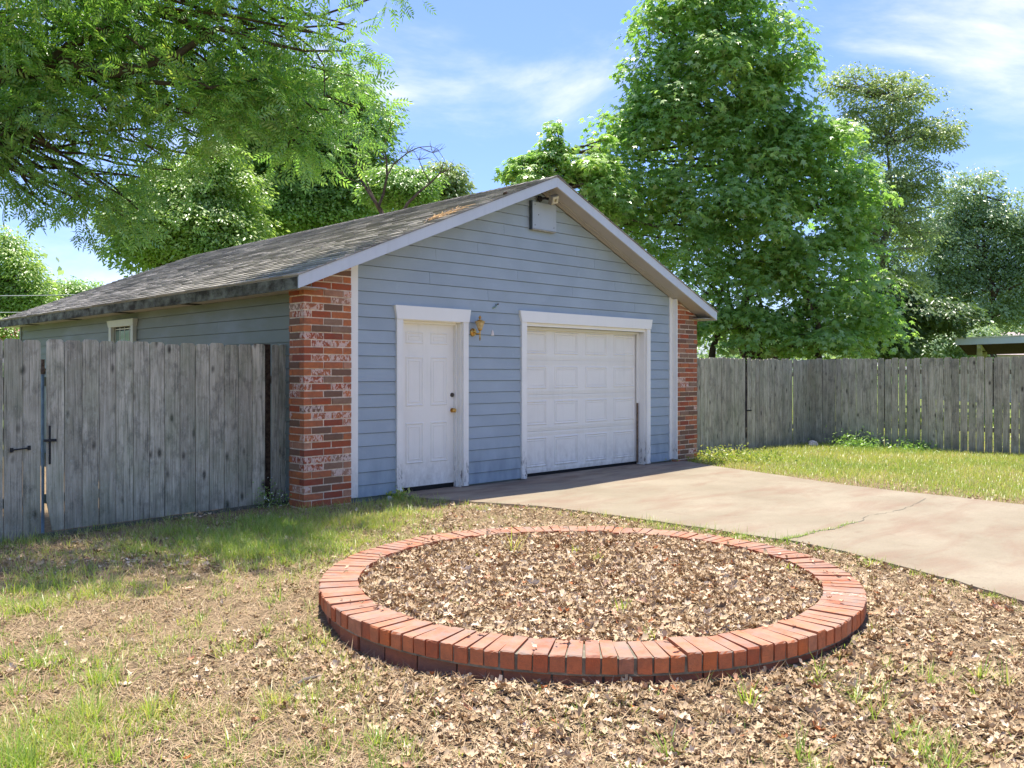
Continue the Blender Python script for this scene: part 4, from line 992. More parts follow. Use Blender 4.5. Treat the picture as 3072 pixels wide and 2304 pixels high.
# ------------------------------------------------------------------ litter, straw, grass
def cam_field(n, z0=2.7, z1=17, side=.78, rng=RNG, power=1.0):
    Z = z0 + (z1 - z0) * rng.random(n) ** power; u = (rng.random(n) * 2 - 1) * side
    P_ = np.c_[CAM[0] + Z * (VD[0] + RD[0] * u), CAM[1] + Z * (VD[1] + RD[1] * u)]
    return P_
def rad(P_): return np.hypot(P_[:, 0] - PC[0], P_[:, 1] - PC[1])
def free(P_):
    ok = ~inside_drive(P_) & (rad(P_) > PR + .01)
    ok &= ~((P_[:, 0] > 5.0) & (P_[:, 1] > -.10 - .0) & (P_[:, 0] < 12.8))
    ok &= ~((P_[:, 1] > .30) & (P_[:, 0] <= 5.0)); ok &= (P_[:, 0] < 18.1)
    ok &= ~((P_[:, 1] > .27) & (P_[:, 0] > 12.7))
    return ok
def fbm(P_, s, seed):
    """cheap smooth noise from summed sines, 0..1"""
    r_ = np.random.default_rng(seed); v = np.zeros(len(P_)); amp = 0
    for o_ in range(5):
        k_ = s * 1.7 ** o_; a = .8 ** o_
        for _ in range(3):
            t_ = r_.random() * 6.28; v += a * np.sin(k_ * (P_[:, 0] * np.cos(t_) + P_[:, 1] * np.sin(t_)) + r_.random() * 6.28); amp += a * a
    return 1 / (1 + np.exp(-v / math.sqrt(amp) * 1.4))
def patches(P_, lst):
    d = np.zeros(len(P_))
    for X, Y, r_, w_ in lst:
        g_ = ground_pt(X, Y); q = ((P_[:, 0] - g_[0]) ** 2 + (P_[:, 1] - g_[1]) ** 2) / r_ ** 2; d = np.maximum(d, w_ * np.exp(-q))
    return d
GREEN = [(430, 1185, .55, .9), (520, 1165, .6, .9), (600, 1150, .55, 1), (660, 1180, .6, 1), (740, 1150, .6, 1), (560, 1190, .5, .9), (650, 1215, .35, .8), (820, 1115, .45, .8), (350, 1175, .5, .6), (880, 1085, .4, .6), (700, 1120, .5, .7),
         (760, 1100, .5, .5), (480, 1130, .5, .5), (20, 1270, .45, 1), (60, 1320, .2, .8), (20, 1180, .5, .5), (240, 1130, .5, .4), (200, 1275, .25, .5), (290, 1265, .18, .6), (1640, 1165, .3, .8), (1580, 1150, .3, .7), (1480, 1135, .3, .6), (1400, 1120, .3, .4),
         (130, 1600, .22, 1), (60, 1650, .3, .9), (20, 1560, .2, .6), (1240, 1420, .01, 0)]
TUFT = [(410, 1350, .07, 1), (440, 1380, .06, .7), (590, 1310, .05, 1), (560, 1385, .04, .8), (330, 1540, .09, 1.2), (300, 1560, .05, .8), (370, 1560, .05, .6), (430, 1560, .06, .7), (160, 1440, .07, .8), (230, 1465, .10, 1.2), (190, 1470, .07, .8), (90, 1440, .08, .9), (40, 1500, .08, .9), (25, 1420, .07, .8),
        (150, 1560, .12, 1.3), (120, 1590, .12, 1.3), (90, 1640, .14, 1.2), (40, 1640, .12, 1), (240, 1640, .06, .7), (620, 1515, .05, .8), (640, 1530, .06, .7), (560, 1560, .05, .6), (830, 1620, .07, .9), (860, 1600, .05, .8), (600, 1430, .04, .6), (1480, 1640, .05, .5), (1770, 1490, .05, .7), (1850, 1520, .06, .8), (1890, 1545, .05, .8),
        (1980, 1600, .09, .8), (2010, 1640, .09, .9), (1740, 1645, .09, .8), (2150, 1480, .07, .6), (1930, 1460, .07, .5), (1880, 1225, .05, .7), (1940, 1220, .05, .9), (2150, 1275, .05, 1), (2050, 1480, .12, .4), (1830, 1300, .05, .7), (700, 1560, .04, .6), (520, 1600, .06, .6), (1015, 1430, .04, .5), (1620, 1540, .04, .5), (480, 1290, .05, .6), (100, 1385, .09, .5)]
# dead leaves on the ground
P_ = cam_field(92000, 2.6, 13.5); r_ = rad(P_)
gb = ground_pt(600, 1500)
dens = .05 + .22 * (fbm(P_, 3.0, 77) > .8) + .85 * np.exp(-np.maximum(r_ - PR, 0) / .5) * ((P_[:, 0] - PC[0]) * .55 - (P_[:, 1] - PC[1]) * .85 > -.55)
lat = (P_[:, 0] - CAM[0]) * RD[0] + (P_[:, 1] - CAM[1]) * RD[1]; zz = (P_[:, 0] - CAM[0]) * VD[0] + (P_[:, 1] - CAM[1]) * VD[1]; XX = (CX + F * lat / zz) / K
dens += .55 * np.clip((XX - 560) / 350, 0, 1) * (zz < 8.5) * (.35 + .65 * fbm(P_, 2.0, 3))
dens += .35 * (fbm(P_, 2.5, 9) > .72)
dens += .5 * patches(P_, [(1050, 1110, .8, 1), (1180, 1120, .8, 1), (1300, 1125, .7, 1), (850, 1450, .5, 1), (1920, 1190, .5, 1), (2120, 1070, .5, .6), (2180, 1095, .5, 1), (1950, 1060, .6, .7), (420, 1200, .5, .3), (1900, 975, .6, .5)])
dens *= 1 - .75 * (((P_[:, 0] > 11) & (P_[:, 1] > -6)))
keep = (RNG.random(len(P_)) < dens) & free(P_); P_ = P_[keep]
def lay_leaves(P2, zbase, smin, smax, lift, seed, flatness=.55, name='dead_leaves', label=''):
    r_ = np.random.default_rng(seed); n = len(P2); parts = []
    which = r_.integers(0, len(T_OAK), n); az = r_.random(n) * 6.283
    nor = norm(np.c_[r_.normal(0, flatness, (n, 2)), np.ones(n)]); tip = np.c_[np.cos(az), np.sin(az), r_.normal(0, .25, n)]
    size = smin + (smax - smin) * r_.random(n) ** 1.6
    P3 = np.c_[P2, zbase + lift * r_.random(n) ** 1.5 + .006]
    for q in range(len(T_OAK)):
        s_ = which == q
        if s_.any(): parts.append(scatter(T_OAK[q], P3[s_] - tip[s_] * (size[s_] / 2)[:, None], tip[s_], nor[s_], size[s_]))
    V, T = join(parts); return tag(fast_mesh(name, V, T, 'dead_leaf'), label, kind='stuff')
lay_leaves(P_, gz(P_[:, 0], P_[:, 1]), .022, .074, .016, 5, .36, label='tan dead oak leaves scattered over the yard')
t_ = RNG.random(13000) * 6.283; rr = PI_ * np.sqrt(RNG.random(13000)) * .985
P_ = np.c_[PC[0] + rr * np.cos(t_), PC[1] + rr * np.sin(t_)]
lay_leaves(P_, np.full(len(P_), .115), .026, .082, .04, 6, .45, 'planter_leaves', 'thick bed of dead leaves inside the brick ring')
t_ = RNG.random(170) * 6.283; rr = PI_ + (PR - PI_) * RNG.random(170) * .8; P_ = np.c_[PC[0] + rr * np.cos(t_), PC[1] + rr * np.sin(t_)]
P_ = P_[(RNG.random(170) < .25) | (np.abs(t_ - 5.6) < .25) | (np.abs(t_ - 1.2) < .5)]
lay_leaves(P_, np.full(len(P_), ZT + .002), .02, .06, .008, 8, .3, 'rim_leaves', 'few small dead leaves on the planter bricks')
# straw
P_ = cam_field(300000, 2.6, 14.5); f_ = fbm(P_, 3.2, 21)
lt_ = ((P_[:, 0] - CAM[0]) * RD[0] + (P_[:, 1] - CAM[1]) * RD[1]) / ((P_[:, 0] - CAM[0]) * VD[0] + (P_[:, 1] - CAM[1]) * VD[1])
keep = free(P_) & (RNG.random(len(P_)) < (.35 + .75 * f_) * np.clip(.95 - lt_ * .7, .65, 1)); P_ = P_[keep]; n = len(P_)
V, T = blades(np.c_[P_, gz(P_[:, 0], P_[:, 1]) + .003 + .024 * RNG.random(n) ** 1.7], RNG.random(n) * 6.283, np.clip(RNG.normal(1.35, .25, n), .4, 1.6), .03 + .09 * RNG.random(n), .0024 + .0026 * RNG.random(n), RNG.normal(.1, .15, n), RNG)
tag(fast_mesh('straw_thatch', V, T, 'straw'), 'dry straw coloured thatch covering the yard', kind='stuff')
t_ = RNG.random(9000) * 6.283; rr = PI_ * np.sqrt(RNG.random(9000)); P_ = np.c_[PC[0] + rr * np.cos(t_), PC[1] + rr * np.sin(t_)]; n = len(P_)
V, T = blades(np.c_[P_, .13 + .03 * RNG.random(n)], RNG.random(n) * 6.283, np.clip(RNG.normal(1.4, .2, n), .4, 1.6), .04 + .1 * RNG.random(n), .002 + .002 * RNG.random(n), RNG.normal(.05, .1, n), RNG)
tag(fast_mesh('planter_straw', V, T, 'straw'), 'dry pine straw among the leaves in the planter', kind='stuff')
# green grass of the near yard
def tufts(C2, nb, spread, lmin, lmax, mat_w):
    """fans of blades round each tuft centre"""
    n_ = len(C2) * nb; c2 = np.repeat(C2, nb, 0); hs = np.repeat(.5 + .8 * RNG.random(len(C2)), nb); off = RNG.normal(0, spread, (n_, 2)); q = c2 + off
    az = np.arctan2(off[:, 1], off[:, 0]) + RNG.normal(0, .5, n_); ok = free(q) & (q[:, 0] < 12.5); q, az, hs = q[ok], az[ok], hs[ok]; n_ = len(q)
    return blades(np.c_[q, gz(q[:, 0], q[:, 1])], az, np.abs(RNG.normal(.42, .3, n_)), (lmin + (lmax - lmin) * RNG.random(n_)) * hs, mat_w * (.7 + .6 * RNG.random(n_)), np.abs(RNG.normal(.3, .25, n_)), RNG)
gp = []
for X, Y, r_, w_ in GREEN:
    if r_ < .05: continue
    g_ = ground_pt(X, Y); n_ = int(470 * w_ * (r_ / .5) ** 2); q = np.c_[g_[0] + RNG.normal(0, r_ * .66, n_), g_[1] + RNG.normal(0, r_ * .66, n_)]
    q = q[RNG.random(len(q)) < .08 + 1.5 * np.clip(fbm(q, 5, 31) - .25, 0, 1)]; gp.append(tufts(q, 11, .03, .045, .13, .0042))
for X, Y, r_, w_ in TUFT:
    g_ = ground_pt(X, Y); n_ = max(2, int(5.5 * w_ * (r_ / .07) ** 1.6)); q = np.c_[g_[0] + RNG.normal(0, r_ * .9, n_), g_[1] + RNG.normal(0, r_ * .7, n_)]; gp.append(tufts(q, 15, .014, .05, .15, .0048))
q = cam_field(22000, 2.6, 11); lt_ = ((q[:, 0] - CAM[0]) * RD[0] + (q[:, 1] - CAM[1]) * RD[1]) / ((q[:, 0] - CAM[0]) * VD[0] + (q[:, 1] - CAM[1]) * VD[1]); q = q[RNG.random(len(q)) < (.12 + .8 * (fbm(q, 5, 44) > .66)) * np.clip(.6 - lt_ * 1.6, .12, 1)]; gp.append(tufts(q, 6, .016, .03, .09, .004))
ed = []
for (a_, b_), (c_, d_) in zip(DRIVE[3:16], DRIVE[4:17]):
    L = math.hypot(c_ - a_, d_ - b_)
    for _ in range(int(L * (26 if b_ < -2.2 else 8))): t_ = random.random(); ed.append((a_ + (c_ - a_) * t_ - abs(random.gauss(0, .05)) - .01, b_ + (d_ - b_) * t_))
gp.append(tufts(np.array(ed), 9, .02, .03, .085, .0042))
V, T = join(gp)
tag(fast_mesh('green_grass', V, T, 'grass'), 'bright green grass tufts on the bare yard', kind='stuff')
# short dry upright stubble, yellow to dull green
P_ = cam_field(90000, 2.6, 12, power=.9); keep = free(P_) & (P_[:, 0] < 12) & (RNG.random(len(P_)) < .15 + 1.2 * np.clip(fbm(P_, 2.4, 88) - .3, 0, 1)); lat = (P_[:, 0] - CAM[0]) * RD[0] + (P_[:, 1] - CAM[1]) * RD[1]; zz = (P_[:, 0] - CAM[0]) * VD[0] + (P_[:, 1] - CAM[1]) * VD[1]
keep &= RNG.random(len(P_)) < np.clip(1.15 - (lat / zz + .45) * 1.6, .12, 1); P_ = P_[keep]; n = len(P_)
V, T = blades(np.c_[P_, gz(P_[:, 0], P_[:, 1])], RNG.random(n) * 6.283, np.abs(RNG.normal(.6, .4, n)), .02 + .05 * RNG.random(n), .0028 + .002 * RNG.random(n), np.abs(RNG.normal(.3, .25, n)), RNG)
tag(fast_mesh('dry_grass', V, T, 'dry_grass'), 'short dry yellow stubble on the left of the yard', kind='stuff')
n = 420; kx_ = 7.15 + 1.3 * RNG.random(n) ** 1.6; V, T = blades(np.c_[kx_, np.interp(kx_, [c_[0] for c_ in ck], [c_[1] for c_ in ck]) + RNG.normal(0, .012, n), np.full(n, Z_DRIVE)], RNG.random(n) * 6.283, np.abs(RNG.normal(.7, .4, n)), .015 + .03 * RNG.random(n), .003 + .002 * RNG.random(n), np.abs(RNG.normal(.3, .25, n)), RNG)
tag(fast_mesh('crack_grass', V, T, 'grass'), 'tiny grass growing in the driveway crack', kind='stuff')
# lawn on the right, between driveway and fence
n0 = 150000; P_ = np.c_[10.6 + 7.6 * RNG.random(n0), -7.5 + 7.9 * RNG.random(n0)]
edge = np.clip((P_[:, 0] - (10.9 + .12 * (P_[:, 1] + 5.6) ** 1 * (P_[:, 1] > -5.6))) / 1.3, 0.08, 1)
keep = free(P_) & (RNG.random(n0) < edge * (.25 + .9 * fbm(P_, 2.2, 61))) & ~inside_drive(P_); P_ = P_[keep]; n = len(P_)
V, T = blades(np.c_[P_, gz(P_[:, 0], P_[:, 1])], RNG.random(n) * 6.283, np.abs(RNG.normal(.5, .35, n)), .045 + .07 * RNG.random(n), .005 + .005 * RNG.random(n), np.abs(RNG.normal(.3, .25, n)), RNG)
tag(fast_mesh('lawn_grass', V, T, 'lawn'), 'sunlit yellow-green lawn in front of the right fence', kind='stuff')
# grass beyond the fences, seen through the gaps
n0 = 60000; P_ = np.c_[18.3 + 14 * RNG.random(n0), -12 + 20 * RNG.random(n0)]; n = n0
V, T = blades(np.c_[P_, gz(P_[:, 0], P_[:, 1])], RNG.random(n) * 6.283, np.abs(RNG.normal(.5, .35, n)), .08 + .10 * RNG.random(n), .012 + .008 * RNG.random(n), np.abs(RNG.normal(.3, .25, n)), RNG)
tag(fast_mesh('far_lawn_grass', V, T, 'lawn'), 'bright lawn glimpsed through the fence gaps', kind='stuff')
# weeds standing in the planter
WEEDS = [(1110, 1195, .30, 16, 'tall green weed at the back left of the leaf bed'), (1345, 1320, .11, 22, 'short green weed near the front middle of the leaf bed'), (1290, 1215, .12, 18, 'green weed right of centre at the back of the leaf bed'), (1240, 1195, .10, 12, 'small weed at the back centre of the leaf bed'),
         (1030, 1200, .07, 10, 'small weed at the far left back of the leaf bed'), (1410, 1380, .10, 12, 'thin weed close to the front rim of the leaf bed'), (1705, 1235, .10, 14, 'weed near the right rim of the leaf bed'), (990, 1300, .06, 8, 'tiny weed on the left side of the leaf bed'), (860, 1345, .08, 0, '')]
for X, Y, h, nb, lab in WEEDS:
    if not nb: continue
    g_ = ground_pt(X, Y, .14); n = nb
    Pw = np.c_[g_[0] + RNG.normal(0, .015, n), g_[1] + RNG.normal(0, .015, n), np.full(n, .12)]
    V, T = blades(Pw, RNG.random(n) * 6.283, np.abs(RNG.normal(.25, .25, n)), h * (.6 + .6 * RNG.random(n)), .006 + .004 * RNG.random(n), np.abs(RNG.normal(.25, .2, n)), RNG)
    tag(fast_mesh('weed', V, T, 'grass', None, (g_[0], g_[1], .12)), lab, 'weed', 'weeds in the brick planter')
# sticks, stones
for X, Y, L, a, lab in [(660, 2060 / K, .22, .3, 'short brown stick on the straw left of the planter'), (880, 2075 / K, .20, .8, 'pale broken stick below the planter'), (0, 0, 0, 0, '')]:
    if not L: continue
    g_ = ground_pt(X, Y); z_ = -.02
    tag(MB().tube([(g_[0] - L / 2 * math.cos(a), g_[1] - L / 2 * math.sin(a), z_), (g_[0], g_[1] + .01, z_ + .012), (g_[0] + L / 2 * math.cos(a), g_[1] + L / 2 * math.sin(a), z_)], [.008, .009, .005], 6).obj('stick', 'bark_grey'), lab, 'stick')
for x_, y_, s_, lab in [(6.17, -.17, .05, 'pale stone at the foot of the siding beside the person door'), (16.9, -.15, .10, 'pale stone in the grass at the foot of the far gate')]:
    m = MB(); m.lathe((x_, y_, -.06), [(s_ * .6, 0), (s_, s_ * .5), (s_ * .8, s_ * 1.1), (s_ * .3, s_ * 1.4)], 7)
    m.v = [(a + random.uniform(-.1, .1) * s_, b + random.uniform(-.1, .1) * s_, c + random.uniform(-.1, .1) * s_) for a, b, c in m.v]
    tag(m.obj('stone', 'stone'), lab, 'stone')
def small_plant(name, pos, r_, n, mat, size, lab, cat, flowers=0, zs=.7):
    t = thing(name, pos, lab, cat); P3 = np.array(pos) + RNG.normal(0, 1, (n, 3)) * np.array([r_, r_, r_ * zs]) * .5; P3[:, 2] = np.abs(P3[:, 2] - pos[2]) + pos[2]
    V, T = scatter(T_DIA, P3, RNG.normal(0, 1, (n, 3)) + [0, 0, .2], RNG.normal(0, .5, (n, 3)) + [0, 0, 1], size * (.6 + .8 * RNG.random(n)))
    o = fast_mesh('foliage', V, T, mat, t, pos); o['kind'] = 'stuff'
    m = MB()
    for _ in range(4): m.tube([pos, (pos[0] + random.gauss(0, r_ * .3), pos[1] + random.gauss(0, r_ * .3), pos[2] + r_ * zs)], .004, 4)
    m.obj('stem', 'bark', t)
    if flowers:
        P3 = np.array(pos) + RNG.normal(0, 1, (flowers, 3)) * np.array([r_, r_, r_ * zs]) * .55; P3[:, 2] = np.abs(P3[:, 2] - pos[2]) + pos[2]
        V, T = scatter(T_DIA, P3, RNG.normal(0, 1, (flowers, 3)), RNG.normal(0, 1, (flowers, 3)), .02 * (.6 + .8 * RNG.random(flowers)))
        fo_ = fast_mesh('blossoms', V, T, 'blossom', t, pos); fo_['kind'] = 'stuff'
pf = on_line(795, GA, GB)
small_plant('flower_clump', (pf[0], pf[1] - .14, -.04), .22, 420, 'dark_leaf', .03, 'small clump of tiny white flowers at the foot of the gate post', 'plant', 90, 1.0)
small_plant('weed_clump', (6.30, -.16, -.04), .14, 220, 'grass', .05, 'green weeds at the foot of the siding beside the person door', 'plant')
small_plant('weed_clump', (13.1, -.55, -.04), .7, 2600, 'lawn', .05, 'bushy low weeds at the foot of the right brick column', 'plant', 0, .25)
small_plant('weed_clump', (17.4, -.9, -.06), .5, 1200, 'dark_leaf', .06, 'dark ivy patch at the inside corner of the right fence', 'plant', 0, .5)
small_plant('weed_clump', (17.6, -1.9, -.06), .35, 700, 'dark_leaf', .06, 'dark low weeds under the right fence just past its corner', 'plant', 0, .5)

# ------------------------------------------------------------------ trees
def limb(m, a, b, r0, r1, bow=.12, seg=5, sides=6):
    a, b = Vector(a), Vector(b); L = (b - a).length; off = Vector((random.gauss(0, 1), random.gauss(0, 1), random.gauss(0, .6))).normalized() * L * bow
    pts = []; rs_ = []
    for i in range(seg + 1):
        t_ = i / seg; p = a.lerp(b, t_) + off * math.sin(math.pi * t_) + Vector((random.gauss(0, 1), random.gauss(0, 1), random.gauss(0, 1))) * L * .015 * (0 < i < seg); pts.append(p); rs_.append(r0 + (r1 - r0) * t_)
    m.tube(pts, rs_, sides); return pts
def crown_pts(blobs, n_cl, rng, shell=.62):
    B = np.array([[*c_, r1, r2, r3] for c_, r1, r2, r3 in blobs]); wts = (B[:, 3] * B[:, 5] + B[:, 3] * B[:, 4]) ** 1.0; wts /= wts.sum()
    ix = rng.choice(len(B), n_cl, p=wts); d = norm(rng.normal(0, 1, (n_cl, 3))); rho = (shell + (1 - shell) * rng.random(n_cl) ** .7)[:, None]
    rho *= 1 + .08 * rng.normal(0, 1, (n_cl, 1))
    # blob radii: across view, depth, vertical
    ax = np.array([RD[0], RD[1], 0]); ay = np.array([VD[0], VD[1], 0]); az = np.array([0, 0, 1.0])
    off = d[:, 0:1] * B[ix, 3:4] * ax + d[:, 1:2] * B[ix, 4:5] * ay + d[:, 2:3] * B[ix, 5:6] * az
    return B[ix, :3] + off * rho, norm(off), ix
def tree(name, label, Z, blobs, n_cl, per, size, clr, temp, mat, base, trunk_r=.18, bark='bark', seed=1, droop=.25, depth=.9, twigs=120, group=None, extra_trunks=(), shell=.62, up=.9, zmin=None, cat='tree', tback=0.0, cap=True, limb_r=.055):
    rng = np.random.default_rng(seed); random.seed(seed)
    px2m = K * Z / F
    bl = []
    for b in blobs:
        X, Y, rx, ry = b[:4]; dz = b[4] if len(b) > 4 else 0
        bl.append((at(X, Y, Z + dz), rx * px2m, max(rx, ry) * px2m * depth, ry * px2m))
    bx, by = at(base, 800, Z + tback).x, at(base, 800, Z + tback).y
    t = thing(name, (bx, by, -.05), label, cat, group)
    for c0, r1_, r2_, r3_ in list(bl):       # smaller lobes break up every mass
        for _ in range(4):
            d_ = norm(rng.normal(0, 1, (1, 3)))[0]; f_ = rng.uniform(.28, .62)
            q_ = c0 + Vector((RD[0], RD[1], 0)) * float(d_[0] * r1_ * .92) + Vector((VD[0], VD[1], 0)) * float(d_[1] * r2_ * .9) + Vector((0, 0, 1)) * float(d_[2] * r3_ * .92)
            bl.append((q_, r1_ * f_, r2_ * f_, r3_ * f_ * .8))
    C_, D_, ix = crown_pts(bl, n_cl, rng, shell)
    if zmin is not None: k2 = C_[:, 2] > zmin; C_, D_, ix = C_[k2], D_[k2], ix[k2]
    n_cl = len(C_); N_ = n_cl * per
    cc = np.repeat(C_, per, 0); dd = np.repeat(D_, per, 0)
    sc = np.repeat(.6 + .8 * rng.random(n_cl), per)[:, None]
    off = rng.normal(0, 1, (N_, 3)) * np.array([1, 1, .55]) * clr * sc
    P3 = cc + off; out = norm(off + dd * clr * .8)
    tip = out * .9 + rng.normal(0, .35, (N_, 3)) + [0, 0, -droop]
    nor = rng.normal(0, .62, (N_, 3)) + dd * .45 + [0, 0, up]
    if cap:      # leaves roof over each twig end in a drooping umbrella
        dl = norm(rng.normal(0, 1, (N_, 3)) * [1, 1, .75] + dd * .55 + [0, 0, .55]); rad_ = clr * sc * 1.45 * (.55 + .5 * rng.random((N_, 1)))
        P3 = cc + dl * rad_ * [1, 1, .62]; hz = norm(dl * [1, 1, 0] + rng.normal(0, .25, (N_, 3)) * [1, 1, 0])
        tip = hz + rng.normal(0, .25, (N_, 3)) + [0, 0, -droop - .35]; nor = dl + rng.normal(0, .30, (N_, 3)) + [0, 0, .25]
    V, T = scatter(temp, P3, tip, nor, size * (.65 + .6 * rng.random(N_)))
    cr = fast_mesh('crown', V, T, mat, t, (bx, by, -.05)); cr['kind'] = 'stuff'
    m = MB(); top = max(b[0].z + b[3] * .3 for b in bl); ctr = sum((b[0] for b in bl), Vector()) / len(bl)
    tp = limb(m, (bx, by, -.1), (bx + (ctr.x - bx) * .6, by + (ctr.y - by) * .6, top * .92), trunk_r, trunk_r * .15, .03, 8, 10)
    for e in extra_trunks:
        q = at(e, 800, Z + random.uniform(-.8, .8)); limb(m, (q.x, q.y, -.1), (q.x + (ctr.x - q.x) * .25, q.y + (ctr.y - q.y) * .25, 3.6), trunk_r * .6, trunk_r * .1, .04, 7, 8)
    m.obj('trunk', bark, t, origin=(bx, by, -.1))
    m = MB(); ends = []
    for b in bl:
        if len(ends) >= 200: break
        s_ = min(tp, key=lambda p: (p - (b[0] - Vector((0, 0, b[3] * .6)))).length); pts = limb(m, s_, b[0] + Vector((0, 0, b[3] * .2)), min(trunk_r * .32, limb_r), .010, .10, 5, 6); ends.append(pts)
    sel = rng.choice(n_cl, min(twigs, n_cl), replace=False)
    for k_ in sel:
        pts = ends[ix[k_]]; p = Vector(C_[k_]); s_ = min(pts, key=lambda q: (q - p).length); limb(m, s_, p, min(trunk_r * .06 + .006, .012), .004, .10, 3, 4)
    m.obj('branches', bark, t)
    return t

# pecan overhanging the left of the picture: a spreading crown, the trunk stands out of frame
tree('pecan_tree', 'pecan tree spreading over the left fence with drooping compound leaves', 9.6,
     [(90, 60, 170, 120, 0), (300, 40, 190, 120, .3), (520, 90, 150, 120, .2), (680, 130, 115, 110, .2), (170, 190, 190, 110, -.2), (380, 200, 180, 110, 0), (560, 220, 130, 90, .3), (30, 280, 110, 90, -.4), (200, 320, 130, 80, -.2), (210, 400, 75, 55, -.1),
      (430, 300, 90, 55, .3), (640, 290, 80, 55, .4), (740, 250, 70, 45, .5), (755, 60, 45, 45, .6), (60, 370, 70, 55, -.2), (-150, 150, 220, 200, 0), (-150, -150, 300, 200, -1.5), (250, -180, 320, 150, -1), (600, -150, 150, 100, .3), (850, -5, 22, 16, .6), (320, 360, 55, 45, 0), (100, 450, 40, 22, -.1), (265, 455, 50, 25, 0)],
     700, 13, .215, .20, T_PEC, 'pecan', -520, .32, 'bark', 3, .15, .75, 90, up=.45, shell=.35, cap=False, limb_r=.028)
def sprig(label, X, Y, Z, n, size, mat='pecan', drop=.25):
    p = at(X, Y, Z); nn = n
    tip = np.c_[RNG.normal(0, .8, (nn, 2)), RNG.normal(-.35, .35, nn)]; nor = np.c_[RNG.normal(0, .5, (nn, 2)), np.ones(nn) * .8]
    V, T = scatter(T_PEC, np.array(p) + RNG.normal(0, .05, (nn, 3)), tip, nor, size * (.7 + .5 * RNG.random(nn))); return V, T
pe = [o for o in bpy.data.objects if o.name == 'pecan_tree'][0]
V, T = join([sprig('', X, Y, 9.4, n_, .19) for X, Y, n_ in ((75, 455, 9), (100, 462, 6), (188, 500, 8), (200, 512, 7), (20, 385, 14), (150, 445, 10), (300, 440, 12), (345, 420, 10), (245, 470, 8), (10, 330, 12), (795, 115, 8), (800, 280, 12), (770, 190, 10), (850, 8, 8), (820, 245, 8), (130, 430, 10), (60, 420, 10), (760, 40, 8))])
o = fast_mesh('drooping_sprays', V, T, 'pecan', pe, tuple(WORLD[pe.name])); o['kind'] = 'stuff'
m = MB()
Zp = 9.25
def lpath(pts, r0, r1):
    P3 = [at(X, Y, Zp + d_) for X, Y, d_ in pts]; n_ = len(P3); m.tube(P3, [r0 + (r1 - r0) * i / (n_ - 1) for i in range(n_)], 9)
lpath([(-320, 260, 0), (-120, 210, 0), (0, 160, 0), (90, 152, 0), (130, 133, 0), (180, 148, 0), (245, 157, 0), (310, 146, 0), (380, 120, .1), (470, 60, .2)], .11, .03)
lpath([(90, 150, 0), (150, 100, .1), (220, 60, .1), (270, 10, .2), (300, -40, .2)], .06, .035)
lpath([(245, 157, 0), (290, 175, .1), (360, 180, .1), (450, 190, .2), (560, 170, .3)], .035, .012)
lpath([(-320, 260, 0), (-100, 200, 0), (0, 235, 0), (25, 262, 0), (60, 280, 0), (130, 330, .1)], .08, .02)
lpath([(90, 152, 0), (130, 170, 0), (190, 190, 0), (230, 240, 0)], .05, .015)
lpath([(470, 60, .2), (560, 90, .3), (660, 110, .4), (740, 110, .5)], .03, .008)
lpath([(-520, 800, 0), (-470, 500, 0), (-400, 330, 0), (-320, 260, 0), (-200, 50, 0), (0, -150, 0)], .30, .10)
m.obj('limbs', 'bark', pe)

# left background
tree('round_tree', 'round light green tree rising behind the middle of the garage roof', 24, [(400, 460, 100, 90), (330, 500, 70, 60), (470, 420, 80, 70), (310, 540, 55, 45), (430, 540, 110, 60), (500, 500, 70, 70), (400, 390, 60, 35), (290, 480, 35, 40), (355, 420, 35, 30), (470, 365, 45, 40), (265, 540, 22, 18), (280, 430, 25, 22)], 1500, 44, .13, .36, T_DIA, 'bright_leaf', 420, .2, seed=5, shell=.5)
tree('dense_tree', 'tall dense dark green tree behind the garage between the round tree and the snag', 28, [(620, 400, 110, 120), (700, 330, 100, 100), (560, 330, 100, 100), (680, 470, 120, 80), (770, 290, 60, 60), (790, 400, 60, 70), (600, 240, 120, 90), (720, 230, 80, 60), (800, 340, 40, 40), (540, 470, 70, 60), (640, 250, 120, 80), (500, 380, 60, 60), (760, 250, 60, 50), (820, 250, 30, 30), (740, 440, 70, 60)], 2500, 42, .15, .42, T_DIA, 'dark_leaf', 660, .28, seed=6, shell=.45)
tree('bush_tree', 'yellow-green tree low behind the ridge to the right of the snag', 23, [(880, 420, 50, 35), (840, 400, 40, 30), (905, 400, 30, 25)], 500, 30, .11, .24, T_DIA, 'dark_leaf', 880, .1, seed=7)
tree('small_tree', 'small olive green tree at the right end of the left tree group', 25, [(955, 390, 38, 32), (975, 410, 25, 30), (930, 410, 30, 25)], 330, 20, .14, .24, T_DIA, 'olive_leaf', 955, .1, seed=8)
tree('far_left_tree', 'airy green tree at the far left edge beyond the roof end', 30, [(20, 560, 28, 45), (45, 610, 45, 50), (20, 670, 60, 50), (90, 640, 25, 35), (-60, 620, 60, 90), (5, 520, 25, 20)], 900, 28, .14, .34, T_DIA, 'bright_leaf', 0, .16, seed=9, shell=.4)
tree('low_tree', 'low bushy tree behind the end of the roof at left', 32, [(150, 650, 50, 32), (190, 635, 28, 22), (110, 670, 40, 30), (80, 690, 40, 30)], 560, 28, .14, .32, T_DIA, 'dark_leaf', 150, .14, seed=10)
tree('flowering_shrub', 'shrub with pink blossoms just past the garage end at left', 19, [(18, 715, 24, 18), (-20, 710, 30, 26)], 160, 18, .08, .16, T_DIA, 'bright_leaf', 10, .05, seed=12, twigs=30, cat='shrub')
V, T = scatter(T_DIA, np.array(at(15, 712, 18.8)) + RNG.normal(0, .16, (90, 3)), RNG.normal(0, 1, (90, 3)), RNG.normal(0, 1, (90, 3)), .07 * np.ones(90))
